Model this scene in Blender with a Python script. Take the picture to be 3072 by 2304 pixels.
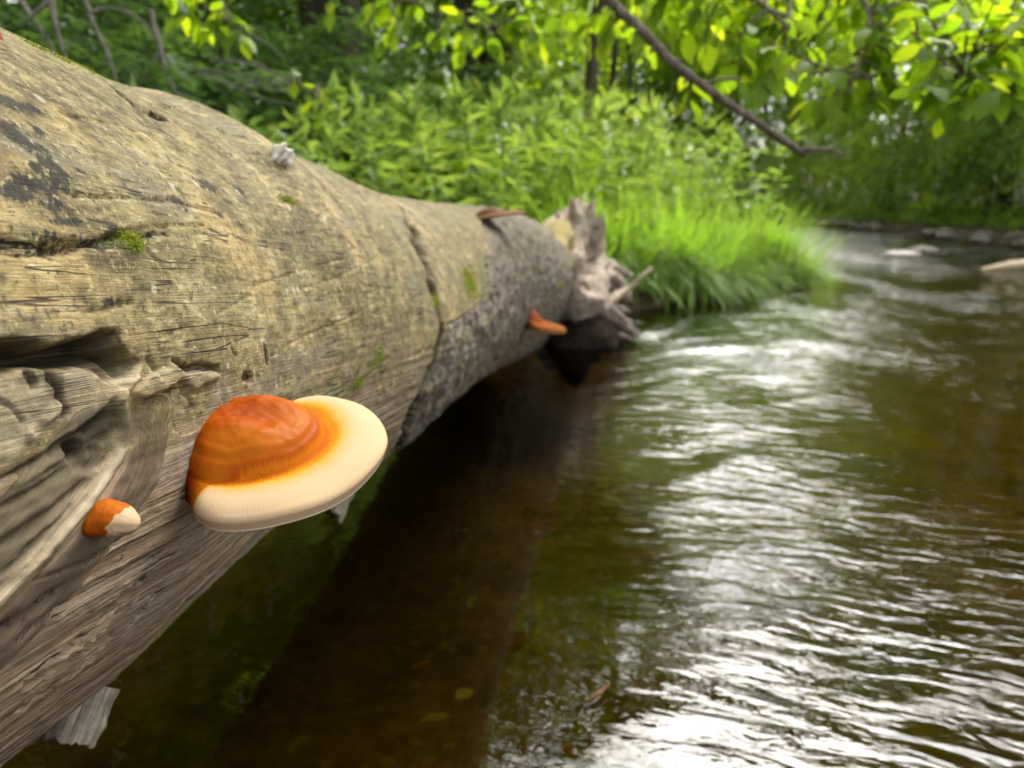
import bpy, math, random
import numpy as np
from mathutils import Vector, Matrix

# ------------------------------------------------------------------ camera, sky, sun, exposure
scene = bpy.context.scene
for o in list(bpy.data.objects):
    bpy.data.objects.remove(o)
col = scene.collection
CAM = np.array([0.0, 0.0, 0.5])
PITCH = math.radians(-13.5)
FPX = 769.0
cam_d = bpy.data.cameras.new('camera')
cam_d.sensor_width = 36.0
cam_d.lens = FPX * 36.0 / 1024.0
cam_d.clip_start = 0.02
cam_d.clip_end = 2000.0
cam_d.dof.use_dof = True
cam_d.dof.focus_distance = 0.315
cam_d.dof.aperture_fstop = 11.0
cam_d.dof.aperture_blades = 0
cam = bpy.data.objects.new('camera', cam_d)
cam.location = CAM
cam.rotation_euler = (math.pi / 2 + PITCH, 0, 0)
col.objects.link(cam)
scene.camera = cam

SUN_AZ, SUN_EL = math.radians(25), math.radians(51)
world = bpy.data.worlds.new('World')
scene.world = world
world.use_nodes = True
wn = world.node_tree
wn.nodes.clear()
sky = wn.nodes.new('ShaderNodeTexSky')
sky.sky_type = 'NISHITA'
sky.sun_disc = False
sky.sun_elevation = SUN_EL
sky.sun_rotation = SUN_AZ
sky.dust_density = 4.0
hs = wn.nodes.new('ShaderNodeHueSaturation')          # thin overcast: mostly white, a trace of blue
hs.inputs['Saturation'].default_value = 0.22
bg = wn.nodes.new('ShaderNodeBackground')
bg.inputs['Strength'].default_value = 0.15
wo = wn.nodes.new('ShaderNodeOutputWorld')
wn.links.new(sky.outputs[0], hs.inputs['Color'])
wn.links.new(hs.outputs[0], bg.inputs['Color'])
wn.links.new(bg.outputs[0], wo.inputs['Surface'])

sun_d = bpy.data.lights.new('sun', 'SUN')
sun_d.energy = 1.5
sun_d.angle = math.radians(43)
sun_d.color = (1.0, 0.965, 0.91)
sun = bpy.data.objects.new('sun', sun_d)
sv = Vector((math.sin(SUN_AZ) * math.cos(SUN_EL), math.cos(SUN_AZ) * math.cos(SUN_EL), math.sin(SUN_EL)))
sun.rotation_euler = (-sv).to_track_quat('-Z', 'Y').to_euler()
sun.location = sv * 20
col.objects.link(sun)

vs = scene.view_settings
vs.view_transform = 'Standard'
vs.look = 'None'
vs.gamma = 1.0
vs.use_curve_mapping = False
vs.exposure = 2.25
cy = scene.cycles
cy.use_denoising = True
cy.max_bounces = 8
cy.diffuse_bounces = 2
cy.glossy_bounces = 3
cy.transmission_bounces = 4
cy.transparent_max_bounces = 10
cy.caustics_reflective = False
cy.caustics_refractive = False
cy.sample_clamp_indirect = 5.0

# ------------------------------------------------------------------ helpers
rng = np.random.default_rng(7)
random.seed(7)

def noise3(x, y, z):
    x, y, z = np.broadcast_arrays(np.asarray(x, float), np.asarray(y, float), np.asarray(z, float))
    ix, iy, iz = np.floor(x).astype(np.int64), np.floor(y).astype(np.int64), np.floor(z).astype(np.int64)
    fx, fy, fz = x - ix, y - iy, z - iz
    fx, fy, fz = [t * t * t * (t * (t * 6 - 15) + 10) for t in (fx, fy, fz)]
    def h(a, b, c):
        n = (a * 374761393 + b * 668265263 + c * 1274126177) & 0xffffffff
        n = ((n ^ (n >> 13)) * 1103515245) & 0xffffffff
        n = ((n ^ (n >> 16)) * 2246822519) & 0xffffffff
        return ((n ^ (n >> 15)) & 0xffffff) / float(0xffffff)
    r = 0
    for dx in (0, 1):
        wx = fx if dx else 1 - fx
        for dy in (0, 1):
            wy = fy if dy else 1 - fy
            for dz in (0, 1):
                wz = fz if dz else 1 - fz
                r = r + wx * wy * wz * h(ix + dx, iy + dy, iz + dz)
    return r * 2 - 1

def fbm(x, y, z, octv=3):
    r, a, t = 0, 1.0, 0.0
    for k in range(octv):
        r = r + a * noise3(np.asarray(x) * 2 ** k + 17.3 * k, np.asarray(y) * 2 ** k + 5.1 * k, np.asarray(z) * 2 ** k)
        t += a
        a *= 0.5
    return r / t

def sstep(a, b, x):
    t = np.clip((np.asarray(x, float) - a) / (b - a), 0, 1)
    return t * t * (3 - 2 * t)

def ray(px, py):
    c, s = math.cos(PITCH), math.sin(PITCH)
    F = np.array([0, c, s]); U = np.array([0, -s, c]); R = np.array([1.0, 0, 0])
    return F + R * (px - 512) / FPX + U * (384 - py) / FPX

def at(px, py, y):
    d = ray(px, py)
    return CAM + d * (y / d[1])

def on_water(px, py, z=0.0):
    d = ray(px, py)
    return CAM + d * ((z - CAM[2]) / d[2])

def make_mesh(name, V, faces, mats=None, attrs=None, smooth=True):
    """faces: list of (n,3|4) int arrays or one array"""
    me = bpy.data.meshes.new(name)
    V = np.asarray(V, np.float32)
    if not isinstance(faces, (list, tuple)):
        faces = [faces]
    faces = [np.asarray(f, np.int32) for f in faces if len(f)]
    nl = sum(f.size for f in faces)
    npoly = sum(len(f) for f in faces)
    me.vertices.add(len(V)); me.vertices.foreach_set('co', V.ravel())
    me.loops.add(nl); me.loops.foreach_set('vertex_index', np.concatenate([f.ravel() for f in faces]))
    me.polygons.add(npoly)
    sizes = np.concatenate([np.full(len(f), f.shape[1]) for f in faces])
    starts = np.concatenate([[0], np.cumsum(sizes)[:-1]])
    me.polygons.foreach_set('loop_start', starts.astype(np.int32))
    me.polygons.foreach_set('loop_total', sizes.astype(np.int32))
    me.update(calc_edges=True)
    me.validate()
    if smooth:
        me.polygons.foreach_set('use_smooth', np.ones(len(me.polygons), bool))
    for k, v in (attrs or {}).items():
        v = np.asarray(v, np.float32)
        if v.ndim == 2:
            a = me.attributes.new(k, 'FLOAT_VECTOR', 'POINT'); a.data.foreach_set('vector', v.ravel())
        else:
            a = me.attributes.new(k, 'FLOAT', 'POINT'); a.data.foreach_set('value', v)
    for m in (mats or []):
        me.materials.append(m)
    return me

def link(name, me, parent=None, world_space=True):
    o = bpy.data.objects.new(name, me)
    col.objects.link(o)
    if parent is not None:
        o.parent = parent
        if world_space:
            o.matrix_parent_inverse = Matrix.Translation(-parent.location)
    return o

def tag(o, label=None, cat=None, group=None, kind=None):
    if label: o['label'] = label
    if cat: o['category'] = cat
    if group: o['group'] = group
    if kind: o['kind'] = kind
    return o

def empty(name, loc=(0, 0, 0)):
    o = bpy.data.objects.new(name, None)
    o.empty_display_size = 0.05
    o.location = loc
    col.objects.link(o)
    return o

def copy_tree(o, parent=None):
    c = o.copy()
    col.objects.link(c)
    c.parent = parent
    for ch in list(o.children):
        copy_tree(ch, c)
    return c

def grid_faces(nu, nv, wrap=False):
    i = np.arange(nu - 1)[:, None]
    j = np.arange(nv if wrap else nv - 1)[None, :]
    jn = (j + 1) % nv
    return np.stack([i * nv + j, (i + 1) * nv + j, (i + 1) * nv + jn, i * nv + jn], -1).reshape(-1, 4)

def smooth_path(pts, n):
    pts = np.asarray(pts, float)
    d = np.r_[0, np.cumsum(np.linalg.norm(np.diff(pts[:, :3], axis=0), axis=1))]
    t = np.linspace(0, d[-1], n)
    # Catmull-Rom through the points
    k = np.clip(np.searchsorted(d, t, side='right') - 1, 0, len(pts) - 2)
    u = ((t - d[k]) / np.maximum(d[k + 1] - d[k], 1e-9))[:, None]
    p0 = pts[np.maximum(k - 1, 0)]; p1 = pts[k]; p2 = pts[k + 1]; p3 = pts[np.minimum(k + 2, len(pts) - 1)]
    return 0.5 * (2 * p1 + (p2 - p0) * u + (2 * p0 - 5 * p1 + 4 * p2 - p3) * u ** 2 + (3 * p1 - p0 - 3 * p2 + p3) * u ** 3)

def tube(pts, radii, nseg=10, n=24, rough=0.0, rscale=30.0, flat=1.0, seed=0.0, ridges=0.0, capjag=0.0):
    """tapered noisy tube; returns V, faces list, attributes"""
    P4 = np.c_[np.asarray(pts, float), np.asarray(radii, float)]
    S = smooth_path(P4, n)
    C, R = S[:, :3], np.maximum(S[:, 3], 1e-4)
    T = np.gradient(C, axis=0); T /= np.linalg.norm(T, axis=1)[:, None]
    ref = np.array([0, 0, 1.0]) if abs(T[0, 2]) < 0.8 else np.array([1.0, 0, 0])
    X = np.cross(T, ref); X /= np.linalg.norm(X, axis=1)[:, None]
    Y = np.cross(X, T)
    th = np.linspace(0, 2 * math.pi, nseg, endpoint=False)
    rr = np.repeat(R[:, None], nseg, 1)
    V = C[:, None, :] + rr[..., None] * (np.cos(th)[None, :, None] * X[:, None, :] + flat * np.sin(th)[None, :, None] * Y[:, None, :])
    if rough:
        nz = fbm(V[..., 0] * rscale + seed, V[..., 1] * rscale, V[..., 2] * rscale, 3)
        dirv = V - C[:, None, :]
        V = C[:, None, :] + dirv * (1 + rough * nz)[..., None]
    if ridges:
        rd = noise3(th[None, :] * 3.3 + seed, np.linspace(0, 1, n)[:, None] * 1.5, seed) 
        V = C[:, None, :] + (V - C[:, None, :]) * (1 + ridges * rd)[..., None]
    if capjag:
        j = capjag * noise3(th * 2.7 + seed, seed, 3.1) + capjag * 0.6 * noise3(th * 7.7 + seed, seed, 1.1)
        V[-1] += T[-1] * j[:, None]; V[-2] += T[-1] * j[:, None] * 0.7
    V = V.reshape(-1, 3)
    f = grid_faces(n, nseg, True)
    base = len(V)
    V = np.vstack([V, C[0], C[-1] - T[-1] * (R[-1] * 0.3 if capjag else 0)])
    a = np.arange(nseg); b = (a + 1) % nseg
    c0 = np.c_[np.full(nseg, base), a, b][:, ::1]
    c1 = np.c_[np.full(nseg, base + 1), (n - 1) * nseg + b, (n - 1) * nseg + a]
    sw = np.zeros((len(V), 3)); L = np.r_[0, np.cumsum(np.linalg.norm(np.diff(C, axis=0), axis=1))]
    sw[:base, 0] = np.repeat(L, nseg); sw[:base, 1] = np.tile(th, n) * R.mean(); sw[:, 2] = seed
    sw[base + 1, 0] = L[-1]
    return V, [f, np.vstack([c0, c1])], {'sw': sw}

def merge(parts):
    V, F3, F4, A = [], [], [], {}
    off = 0
    for v, fs, at_ in parts:
        V.append(v)
        for f in (fs if isinstance(fs, list) else [fs]):
            (F3 if f.shape[1] == 3 else F4).append(f + off)
        for k, x in at_.items():
            A.setdefault(k, []).append(x)
        off += len(v)
    faces = ([np.vstack(F4)] if F4 else []) + ([np.vstack(F3)] if F3 else [])
    return np.vstack(V), faces, {k: np.concatenate(x) for k, x in A.items()}

# ---- material helpers
def nd(nt, typ, inp=None, **props):
    n = nt.nodes.new(typ)
    for k, v in props.items():
        setattr(n, k, v)
    for k, v in (inp or {}).items():
        s = n.inputs[k]
        if isinstance(v, bpy.types.NodeSocket):
            nt.links.new(v, s)
        else:
            s.default_value = v
    return n

def new_mat(name):
    m = bpy.data.materials.new(name)
    m.use_nodes = True
    nt = m.node_tree
    nt.nodes.clear()
    out = nt.nodes.new('ShaderNodeOutputMaterial')
    return m, nt, out

def rgba(c): return (c[0], c[1], c[2], 1.0)

def ramp(nt, fac, stops):
    r = nd(nt, 'ShaderNodeValToRGB', {'Fac': fac})
    e = r.color_ramp.elements
    while len(e) < len(stops):
        e.new(0.5)
    for k, (p, c) in enumerate(stops):
        e[k].position = p; e[k].color = rgba(c) if len(c) == 3 else c
    return r.outputs['Color']

def mix(nt, fac, a, b):
    n = nt.nodes.new('ShaderNodeMix'); n.data_type = 'RGBA'
    for idx, v in ((0, fac), (6, a), (7, b)):
        if isinstance(v, bpy.types.NodeSocket): nt.links.new(v, n.inputs[idx])
        else: n.inputs[idx].default_value = v if idx == 0 else rgba(v)
    return n.outputs[2]

def math_n(nt, op, a, b=0.0, c=0.0):
    n = nt.nodes.new('ShaderNodeMath'); n.operation = op
    for i, v in enumerate((a, b, c)):
        if isinstance(v, bpy.types.NodeSocket): nt.links.new(v, n.inputs[i])
        else: n.inputs[i].default_value = v
    return n.outputs[0]

def attr(nt, name, out='Fac'):
    return nd(nt, 'ShaderNodeAttribute', attribute_name=name).outputs[out]

def vmul(nt, v, s):
    return nd(nt, 'ShaderNodeVectorMath', {0: v, 1: s}, operation='MULTIPLY').outputs[0]

def noise(nt, vec, scale, detail=4.0, rough=0.55, dist=0.0):
    return nd(nt, 'ShaderNodeTexNoise', {'Vector': vec, 'Scale': scale, 'Detail': detail, 'Roughness': rough, 'Distortion': dist}).outputs['Fac']

def sharp(nt, v, a, b):
    return nd(nt, 'ShaderNodeMapRange', {'Value': v, 'From Min': a, 'From Max': b}, interpolation_type='SMOOTHSTEP').outputs[0]

def leaf_mat(name, stops, trans_stops, tw=0.5, rough=0.5, spec=0.22):
    m, nt, out = new_mat(name)
    v = attr(nt, 'var')
    ob = nd(nt, 'ShaderNodeObjectInfo').outputs['Random']
    vv = math_n(nt, 'FRACT', math_n(nt, 'ADD', v, math_n(nt, 'MULTIPLY', ob, 0.35)))
    vv = math_n(nt, 'ADD', math_n(nt, 'MULTIPLY', vv, 0.35), math_n(nt, 'MULTIPLY', v, 0.65))
    c = ramp(nt, vv, stops)
    tc = ramp(nt, vv, trans_stops)
    p = nd(nt, 'ShaderNodeBsdfPrincipled', {'Base Color': c, 'Roughness': rough, 'Specular IOR Level': spec})
    t = nd(nt, 'ShaderNodeBsdfTranslucent', {'Color': tc})
    mx = nd(nt, 'ShaderNodeMixShader', {0: tw, 1: p.outputs[0], 2: t.outputs[0]})
    nt.links.new(mx.outputs[0], out.inputs[0])
    return m

def bark_mat(name, dark, mid, light, scale=22.0, stretch=0.25, moss=0.0):
    m, nt, out = new_mat(name)
    tc = nd(nt, 'ShaderNodeTexCoord').outputs['Object']
    v = vmul(nt, tc, (1, 1, stretch))
    n1 = noise(nt, v, scale, 6, 0.65)
    n2 = noise(nt, tc, scale * 0.15, 3)
    c = ramp(nt, n1, [(0.3, dark), (0.52, mid), (0.75, light)])
    if moss:
        c = mix(nt, math_n(nt, 'MULTIPLY', sharp(nt, n2, 0.5, 0.65), moss), c, (0.06, 0.09, 0.02))
    b = nd(nt, 'ShaderNodeBump', {'Height': n1, 'Strength': 0.8, 'Distance': 0.01})
    p = nd(nt, 'ShaderNodeBsdfPrincipled', {'Base Color': c, 'Roughness': 0.9, 'Specular IOR Level': 0.2, 'Normal': b.outputs[0]})
    nt.links.new(p.outputs[0], out.inputs[0])
    return m

# ------------------------------------------------------------------ materials
def make_log_mat():
    m, nt, out = new_mat('weathered_log_wood')
    sw = attr(nt, 'sw', 'Vector')
    ob = nd(nt, 'ShaderNodeTexCoord').outputs['Object']
    warp = noise(nt, vmul(nt, sw, (3.0, 22.0, 1.0)), 1.0, 3)
    swn = nd(nt, 'ShaderNodeVectorMath', {0: sw, 1: nd(nt, 'ShaderNodeCombineXYZ', {1: math_n(nt, 'MULTIPLY', warp, 0.005)}).outputs[0]}, operation='ADD').outputs[0]
    g1 = noise(nt, vmul(nt, swn, (14.0, 520.0, 1.0)), 1.0, 5, 0.6)        # fine fibres
    g2 = noise(nt, vmul(nt, swn, (5.0, 130.0, 1.0)), 1.0, 4, 0.6)         # broad streaks
    g3 = noise(nt, vmul(nt, swn, (40.0, 1300.0, 1.0)), 1.0, 3, 0.7)
    sp = noise(nt, ob, 260.0, 4, 0.7)
    sp2 = noise(nt, vmul(nt, sw, (60.0, 150.0, 1.0)), 1.0, 5, 0.7)
    pt = noise(nt, ob, 13.0, 5, 0.62)
    pt2 = noise(nt, ob, 34.0, 4, 0.6)
    gr = math_n(nt, 'ADD', math_n(nt, 'MULTIPLY', g1, 0.55), math_n(nt, 'MULTIPLY', g2, 0.45))
    low = ramp(nt, gr, [(0.36, (0.085, 0.052, 0.028)), (0.45, (0.27, 0.185, 0.115)), (0.53, (0.43, 0.325, 0.225)), (0.63, (0.62, 0.51, 0.38))])
    low = mix(nt, sharp(nt, pt, 0.52, 0.68), low, (0.30, 0.27, 0.235))
    low = mix(nt, math_n(nt, 'MULTIPLY', sharp(nt, g2, 0.52, 0.68), 0.35), low, (0.21, 0.145, 0.10))
    low = mix(nt, math_n(nt, 'MULTIPLY', sharp(nt, g2, 0.36, 0.25), 0.45), low, (0.16, 0.09, 0.045))
    tp_f = math_n(nt, 'ADD', math_n(nt, 'MULTIPLY', sp2, 0.55), math_n(nt, 'MULTIPLY', pt2, 0.45))
    top = ramp(nt, tp_f, [(0.36, (0.065, 0.052, 0.022)), (0.44, (0.165, 0.132, 0.056)), (0.53, (0.27, 0.222, 0.100)), (0.63, (0.44, 0.37, 0.20))])
    top = mix(nt, math_n(nt, 'MULTIPLY', sharp(nt, pt, 0.50, 0.63), 0.55), top, (0.215, 0.185, 0.085))
    top = mix(nt, math_n(nt, 'MULTIPLY', sharp(nt, pt, 0.46, 0.34), 0.6), top, (0.47, 0.345, 0.16))
    top = mix(nt, math_n(nt, 'MULTIPLY', sharp(nt, g1, 0.42, 0.33), 0.35), top, (0.095, 0.075, 0.04))
    pt3 = noise(nt, vmul(nt, sw, (7.0, 20.0, 1.0)), 1.0, 5, 0.68)
    top = mix(nt, math_n(nt, 'MULTIPLY', sharp(nt, pt3, 0.53, 0.62), 0.6), top, (0.20, 0.175, 0.125))
    top = mix(nt, math_n(nt, 'MULTIPLY', sharp(nt, sp, 0.55, 0.64), 0.7), top, (0.075, 0.062, 0.034))
    top = mix(nt, math_n(nt, 'MULTIPLY', sharp(nt, sp, 0.42, 0.34), 0.55), top, (0.55, 0.47, 0.27))
    af = math_n(nt, 'ADD', attr(nt, 'algae'), math_n(nt, 'MULTIPLY', math_n(nt, 'SUBTRACT', pt2, 0.5), 1.5))
    c = mix(nt, sharp(nt, af, 0.25, 0.75), low, top)
    # fine checks following the grain
    ck = noise(nt, vmul(nt, swn, (3.5, 95.0, 1.0)), 1.0, 3, 0.5, 0.15)
    ckm = noise(nt, ob, 24.0, 2)
    ckl = math_n(nt, 'MULTIPLY', sharp(nt, math_n(nt, 'ABSOLUTE', math_n(nt, 'SUBTRACT', ck, 0.5)), 0.012, 0.003), sharp(nt, ckm, 0.52, 0.58))
    c = mix(nt, math_n(nt, 'MULTIPLY', ckl, 0.8), c, (0.035, 0.026, 0.016))
    # bark-covered section
    bk = noise(nt, ob, 55.0, 6, 0.68)
    bark = ramp(nt, bk, [(0.30, (0.045, 0.036, 0.026)), (0.46, (0.165, 0.135, 0.10)), (0.58, (0.27, 0.228, 0.18)), (0.75, (0.40, 0.36, 0.29))])
    bark = mix(nt, sharp(nt, pt, 0.58, 0.66), bark, (0.15, 0.145, 0.04))
    c = mix(nt, attr(nt, 'bark'), c, bark)
    fl_ = noise(nt, vmul(nt, swn, (70.0, 330.0, 1.0)), 1.0, 4, 0.7)
    c = mix(nt, math_n(nt, 'MULTIPLY', sharp(nt, fl_, 0.56, 0.66), 0.55), c, (0.075, 0.058, 0.034))
    c = mix(nt, math_n(nt, 'MULTIPLY', sharp(nt, fl_, 0.42, 0.33), 0.40), c, (0.56, 0.49, 0.34))
    # rotten wood of wound and cracks, darkened to paint in their shade
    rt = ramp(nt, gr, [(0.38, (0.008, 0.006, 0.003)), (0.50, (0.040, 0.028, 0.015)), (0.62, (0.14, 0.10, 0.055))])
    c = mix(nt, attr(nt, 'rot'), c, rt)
    pale = ramp(nt, gr, [(0.32, (0.17, 0.13, 0.075)), (0.5, (0.42, 0.35, 0.225)), (0.65, (0.58, 0.50, 0.35))])
    c = mix(nt, attr(nt, 'pale'), c, pale)
    # black mould stains
    st = math_n(nt, 'ADD', attr(nt, 'stain'), math_n(nt, 'MULTIPLY', math_n(nt, 'SUBTRACT', sp2, 0.5), 1.6))
    st = math_n(nt, 'ADD', st, math_n(nt, 'MULTIPLY', math_n(nt, 'SUBTRACT', sp, 0.5), 2.2))
    c = mix(nt, math_n(nt, 'MULTIPLY', sharp(nt, st, 0.42, 0.85), 0.88), c, (0.020, 0.018, 0.014))
    # moss film
    ms = math_n(nt, 'ADD', attr(nt, 'moss'), math_n(nt, 'MULTIPLY', math_n(nt, 'SUBTRACT', sp, 0.5), 1.4))
    c = mix(nt, math_n(nt, 'MULTIPLY', sharp(nt, ms, 0.4, 0.8), 0.85), c, ramp(nt, sp, [(0.35, (0.06, 0.075, 0.01)), (0.65, (0.22, 0.25, 0.03))]))
    # pale lichen specks and crusts
    vo = nd(nt, 'ShaderNodeTexVoronoi', {'Vector': ob, 'Scale': 75.0, 'Randomness': 1.0})
    rsel = nd(nt, 'ShaderNodeSeparateColor', {0: vo.outputs['Color']}).outputs[0]
    spk = math_n(nt, 'MULTIPLY', sharp(nt, vo.outputs['Distance'], 0.22, 0.12), sharp(nt, rsel, 0.86, 0.9))
    c = mix(nt, math_n(nt, 'MULTIPLY', spk, 0.5), c, (0.60, 0.57, 0.46))
    vo2 = nd(nt, 'ShaderNodeTexVoronoi', {'Vector': ob, 'Scale': 22.0})
    rs2 = nd(nt, 'ShaderNodeSeparateColor', {0: vo2.outputs['Color']}).outputs[1]
    crust = math_n(nt, 'MULTIPLY', sharp(nt, math_n(nt, 'ADD', vo2.outputs['Distance'], math_n(nt, 'MULTIPLY', sp, 0.25)), 0.36, 0.26), sharp(nt, rs2, 0.78, 0.82))
    c = mix(nt, math_n(nt, 'MULTIPLY', crust, 0.5), c, (0.42, 0.38, 0.27))
    c = nd(nt, 'ShaderNodeHueSaturation', {'Color': c, 'Value': 0.92, 'Saturation': 1.0}).outputs[0]
    c = nd(nt, 'ShaderNodeGamma', {'Color': c, 'Gamma': 1.18}).outputs[0]
    hgt = math_n(nt, 'ADD', math_n(nt, 'MULTIPLY', g1, math_n(nt, 'SUBTRACT', 0.6, math_n(nt, 'MULTIPLY', attr(nt, 'algae'), 0.32))), math_n(nt, 'MULTIPLY', g2, math_n(nt, 'SUBTRACT', 0.7, math_n(nt, 'MULTIPLY', attr(nt, 'algae'), 0.5))))
    hgt = math_n(nt, 'ADD', hgt, math_n(nt, 'MULTIPLY', g3, 0.25))
    hgt = math_n(nt, 'ADD', hgt, math_n(nt, 'MULTIPLY', sp2, 0.55))
    hgt = math_n(nt, 'ADD', hgt, math_n(nt, 'MULTIPLY', sp, 0.25))
    hgt = math_n(nt, 'SUBTRACT', hgt, math_n(nt, 'MULTIPLY', ckl, 0.4))
    b = nd(nt, 'ShaderNodeBump', {'Height': hgt, 'Strength': 1.0, 'Distance': 0.0022})
    p = nd(nt, 'ShaderNodeBsdfPrincipled', {'Base Color': c, 'Roughness': 0.82, 'Specular IOR Level': 0.25, 'Normal': b.outputs[0]})
    nt.links.new(p.outputs[0], out.inputs[0])
    return m

def make_grey_wood(name, dark, mid, light):
    m, nt, out = new_mat(name)
    sw = attr(nt, 'sw', 'Vector')
    ob = nd(nt, 'ShaderNodeTexCoord').outputs['Object']
    g1 = noise(nt, vmul(nt, sw, (25.0, 420.0, 7.0)), 1.0, 5, 0.65)
    n2 = noise(nt, ob, 60.0, 5, 0.65)
    f = math_n(nt, 'ADD', math_n(nt, 'MULTIPLY', g1, 0.6), math_n(nt, 'MULTIPLY', n2, 0.4))
    c = ramp(nt, f, [(0.33, dark), (0.5, mid), (0.66, light)])
    c = mix(nt, math_n(nt, 'MULTIPLY', attr(nt, 'moss'), sharp(nt, n2, 0.4, 0.55)), c, (0.30, 0.24, 0.02))
    b = nd(nt, 'ShaderNodeBump', {'Height': f, 'Strength': 0.9, 'Distance': 0.004})
    p = nd(nt, 'ShaderNodeBsdfPrincipled', {'Base Color': c, 'Roughness': 0.85, 'Specular IOR Level': 0.2, 'Normal': b.outputs[0]})
    nt.links.new(p.outputs[0], out.inputs[0])
    return m

def make_cap_mat(name, stops, coat=0.03):
    """fungus surface: colour zones run from the base (zone 0) to the rim (zone 1)"""
    m, nt, out = new_mat(name)
    z = attr(nt, 'zone')
    ob = nd(nt, 'ShaderNodeTexCoord').outputs['Object']
    rad = attr(nt, 'radial', 'Vector')
    n0 = noise(nt, ob, 55.0, 4)
    streak = noise(nt, vmul(nt, rad, (1.0, 10.0, 1.0)), 9.0, 4, 0.6)
    zz = math_n(nt, 'ADD', z, math_n(nt, 'MULTIPLY', math_n(nt, 'SUBTRACT', n0, 0.5), 0.05))
    zz = math_n(nt, 'ADD', zz, math_n(nt, 'MULTIPLY', math_n(nt, 'SUBTRACT', streak, 0.5), 0.11))
    c = ramp(nt, zz, stops)
    n1 = noise(nt, ob, 130.0, 5, 0.6)
    n2 = noise(nt, ob, 42.0, 3, 0.5)
    varn = sharp(nt, z, 0.66, 0.52)                       # lacquered zone
    c = mix(nt, math_n(nt, 'MULTIPLY', math_n(nt, 'MULTIPLY', sharp(nt, n2, 0.52, 0.68), varn), 0.45), c, (0.35, 0.100, 0.004))
    c = mix(nt, math_n(nt, 'MULTIPLY', math_n(nt, 'MULTIPLY', sharp(nt, n2, 0.46, 0.30), varn), 0.5), c, (0.22, 0.040, 0.001))
    c = mix(nt, math_n(nt, 'MULTIPLY', math_n(nt, 'MULTIPLY', sharp(nt, streak, 0.55, 0.75), sharp(nt, z, 0.72, 0.85)), 0.35), c, (0.52, 0.33, 0.155))
    hgt = math_n(nt, 'ADD', math_n(nt, 'MULTIPLY', n1, math_n(nt, 'MULTIPLY', varn, 1.0)), math_n(nt, 'MULTIPLY', streak, 0.35))
    b = nd(nt, 'ShaderNodeBump', {'Height': hgt, 'Strength': 0.32, 'Distance': 0.0014})
    p = nd(nt, 'ShaderNodeBsdfPrincipled', {'Base Color': c, 'Roughness': math_n(nt, 'ADD', math_n(nt, 'MULTIPLY', varn, -0.27), 0.72), 'Specular IOR Level': 0.03,
                                            'Coat Weight': math_n(nt, 'MULTIPLY', varn, coat), 'Coat Roughness': 0.28,
                                            'Subsurface Weight': 0.06, 'Subsurface Radius': (0.006, 0.003, 0.001), 'Subsurface Scale': 0.6, 'Normal': b.outputs[0]})
    nt.links.new(p.outputs[0], out.inputs[0])
    return m

def make_plain(name, c1, c2, scale=40.0, rough=0.85, spec=0.2, bump=0.4, dist=0.003, trans=0.0):
    m, nt, out = new_mat(name)
    ob = nd(nt, 'ShaderNodeTexCoord').outputs['Object']
    n = noise(nt, ob, scale, 5, 0.62)
    c = ramp(nt, n, [(0.35, c1), (0.65, c2)])
    b = nd(nt, 'ShaderNodeBump', {'Height': n, 'Strength': bump, 'Distance': dist})
    p = nd(nt, 'ShaderNodeBsdfPrincipled', {'Base Color': c, 'Roughness': rough, 'Specular IOR Level': spec, 'Normal': b.outputs[0]})
    nt.links.new(p.outputs[0], out.inputs[0])
    return m

M_LOG = make_log_mat()
M_STUB = make_grey_wood('silver_grey_stub_wood', (0.08, 0.065, 0.046), (0.27, 0.23, 0.17), (0.50, 0.44, 0.35))
M_ROOT = make_grey_wood('weathered_root_wood', (0.08, 0.058, 0.042), (0.33, 0.26, 0.205), (0.58, 0.49, 0.41))
M_DARKROOT = make_grey_wood('dark_root_wood', (0.010, 0.007, 0.005), (0.045, 0.032, 0.022), (0.12, 0.09, 0.065))  # near-black brown for the lower and inner roots
M_SPLINTER = make_grey_wood('pale_splinter_wood', (0.30, 0.22, 0.13), (0.52, 0.42, 0.29), (0.68, 0.58, 0.44))
CAP = [(0.0, (0.035, 0.004, 0.001)), (0.10, (0.14, 0.014, 0.001)), (0.22, (0.25, 0.042, 0.001)), (0.48, (0.32, 0.078, 0.003)), (0.575, (0.25, 0.042, 0.001)),
       (0.61, (0.38, 0.105, 0.003)), (0.64, (0.29, 0.055, 0.002)), (0.665, (0.42, 0.150, 0.005)), (0.70, (0.46, 0.22, 0.016)), (0.735, (0.42, 0.26, 0.09)), (0.785, (0.43, 0.30, 0.175)), (1.0, (0.41, 0.285, 0.165))]
M_CAP = make_cap_mat('lacquered_fungus_cap', CAP)
M_PORE = make_plain('fungus_pore_surface', (0.60, 0.50, 0.36), (0.74, 0.64, 0.48), 220.0, 0.9, 0.1, 0.2, 0.0006)
FAR = [(0.0, (0.16, 0.012, 0.006)), (0.25, (0.26, 0.045, 0.015)), (0.6, (0.30, 0.072, 0.012)), (0.8, (0.28, 0.078, 0.014)), (0.96, (0.28, 0.09, 0.02)), (1.0, (0.32, 0.15, 0.05))]
M_FARCAP = make_cap_mat('red_orange_fungus_cap', FAR, 0.35)
OLD = [(0.0, (0.05, 0.02, 0.01)), (0.3, (0.10, 0.04, 0.02)), (0.7, (0.16, 0.07, 0.035)), (1.0, (0.26, 0.14, 0.07))]
M_OLDCAP = make_cap_mat('old_brown_fungus_cap', OLD, 0.1)
M_MOSS = leaf_mat('moss_green', [(0, (0.10, 0.13, 0.012)), (1, (0.30, 0.33, 0.03))], [(0, (0.15, 0.2, 0.02)), (1, (0.4, 0.45, 0.03))], 0.35, 0.7, 0.2)

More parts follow.
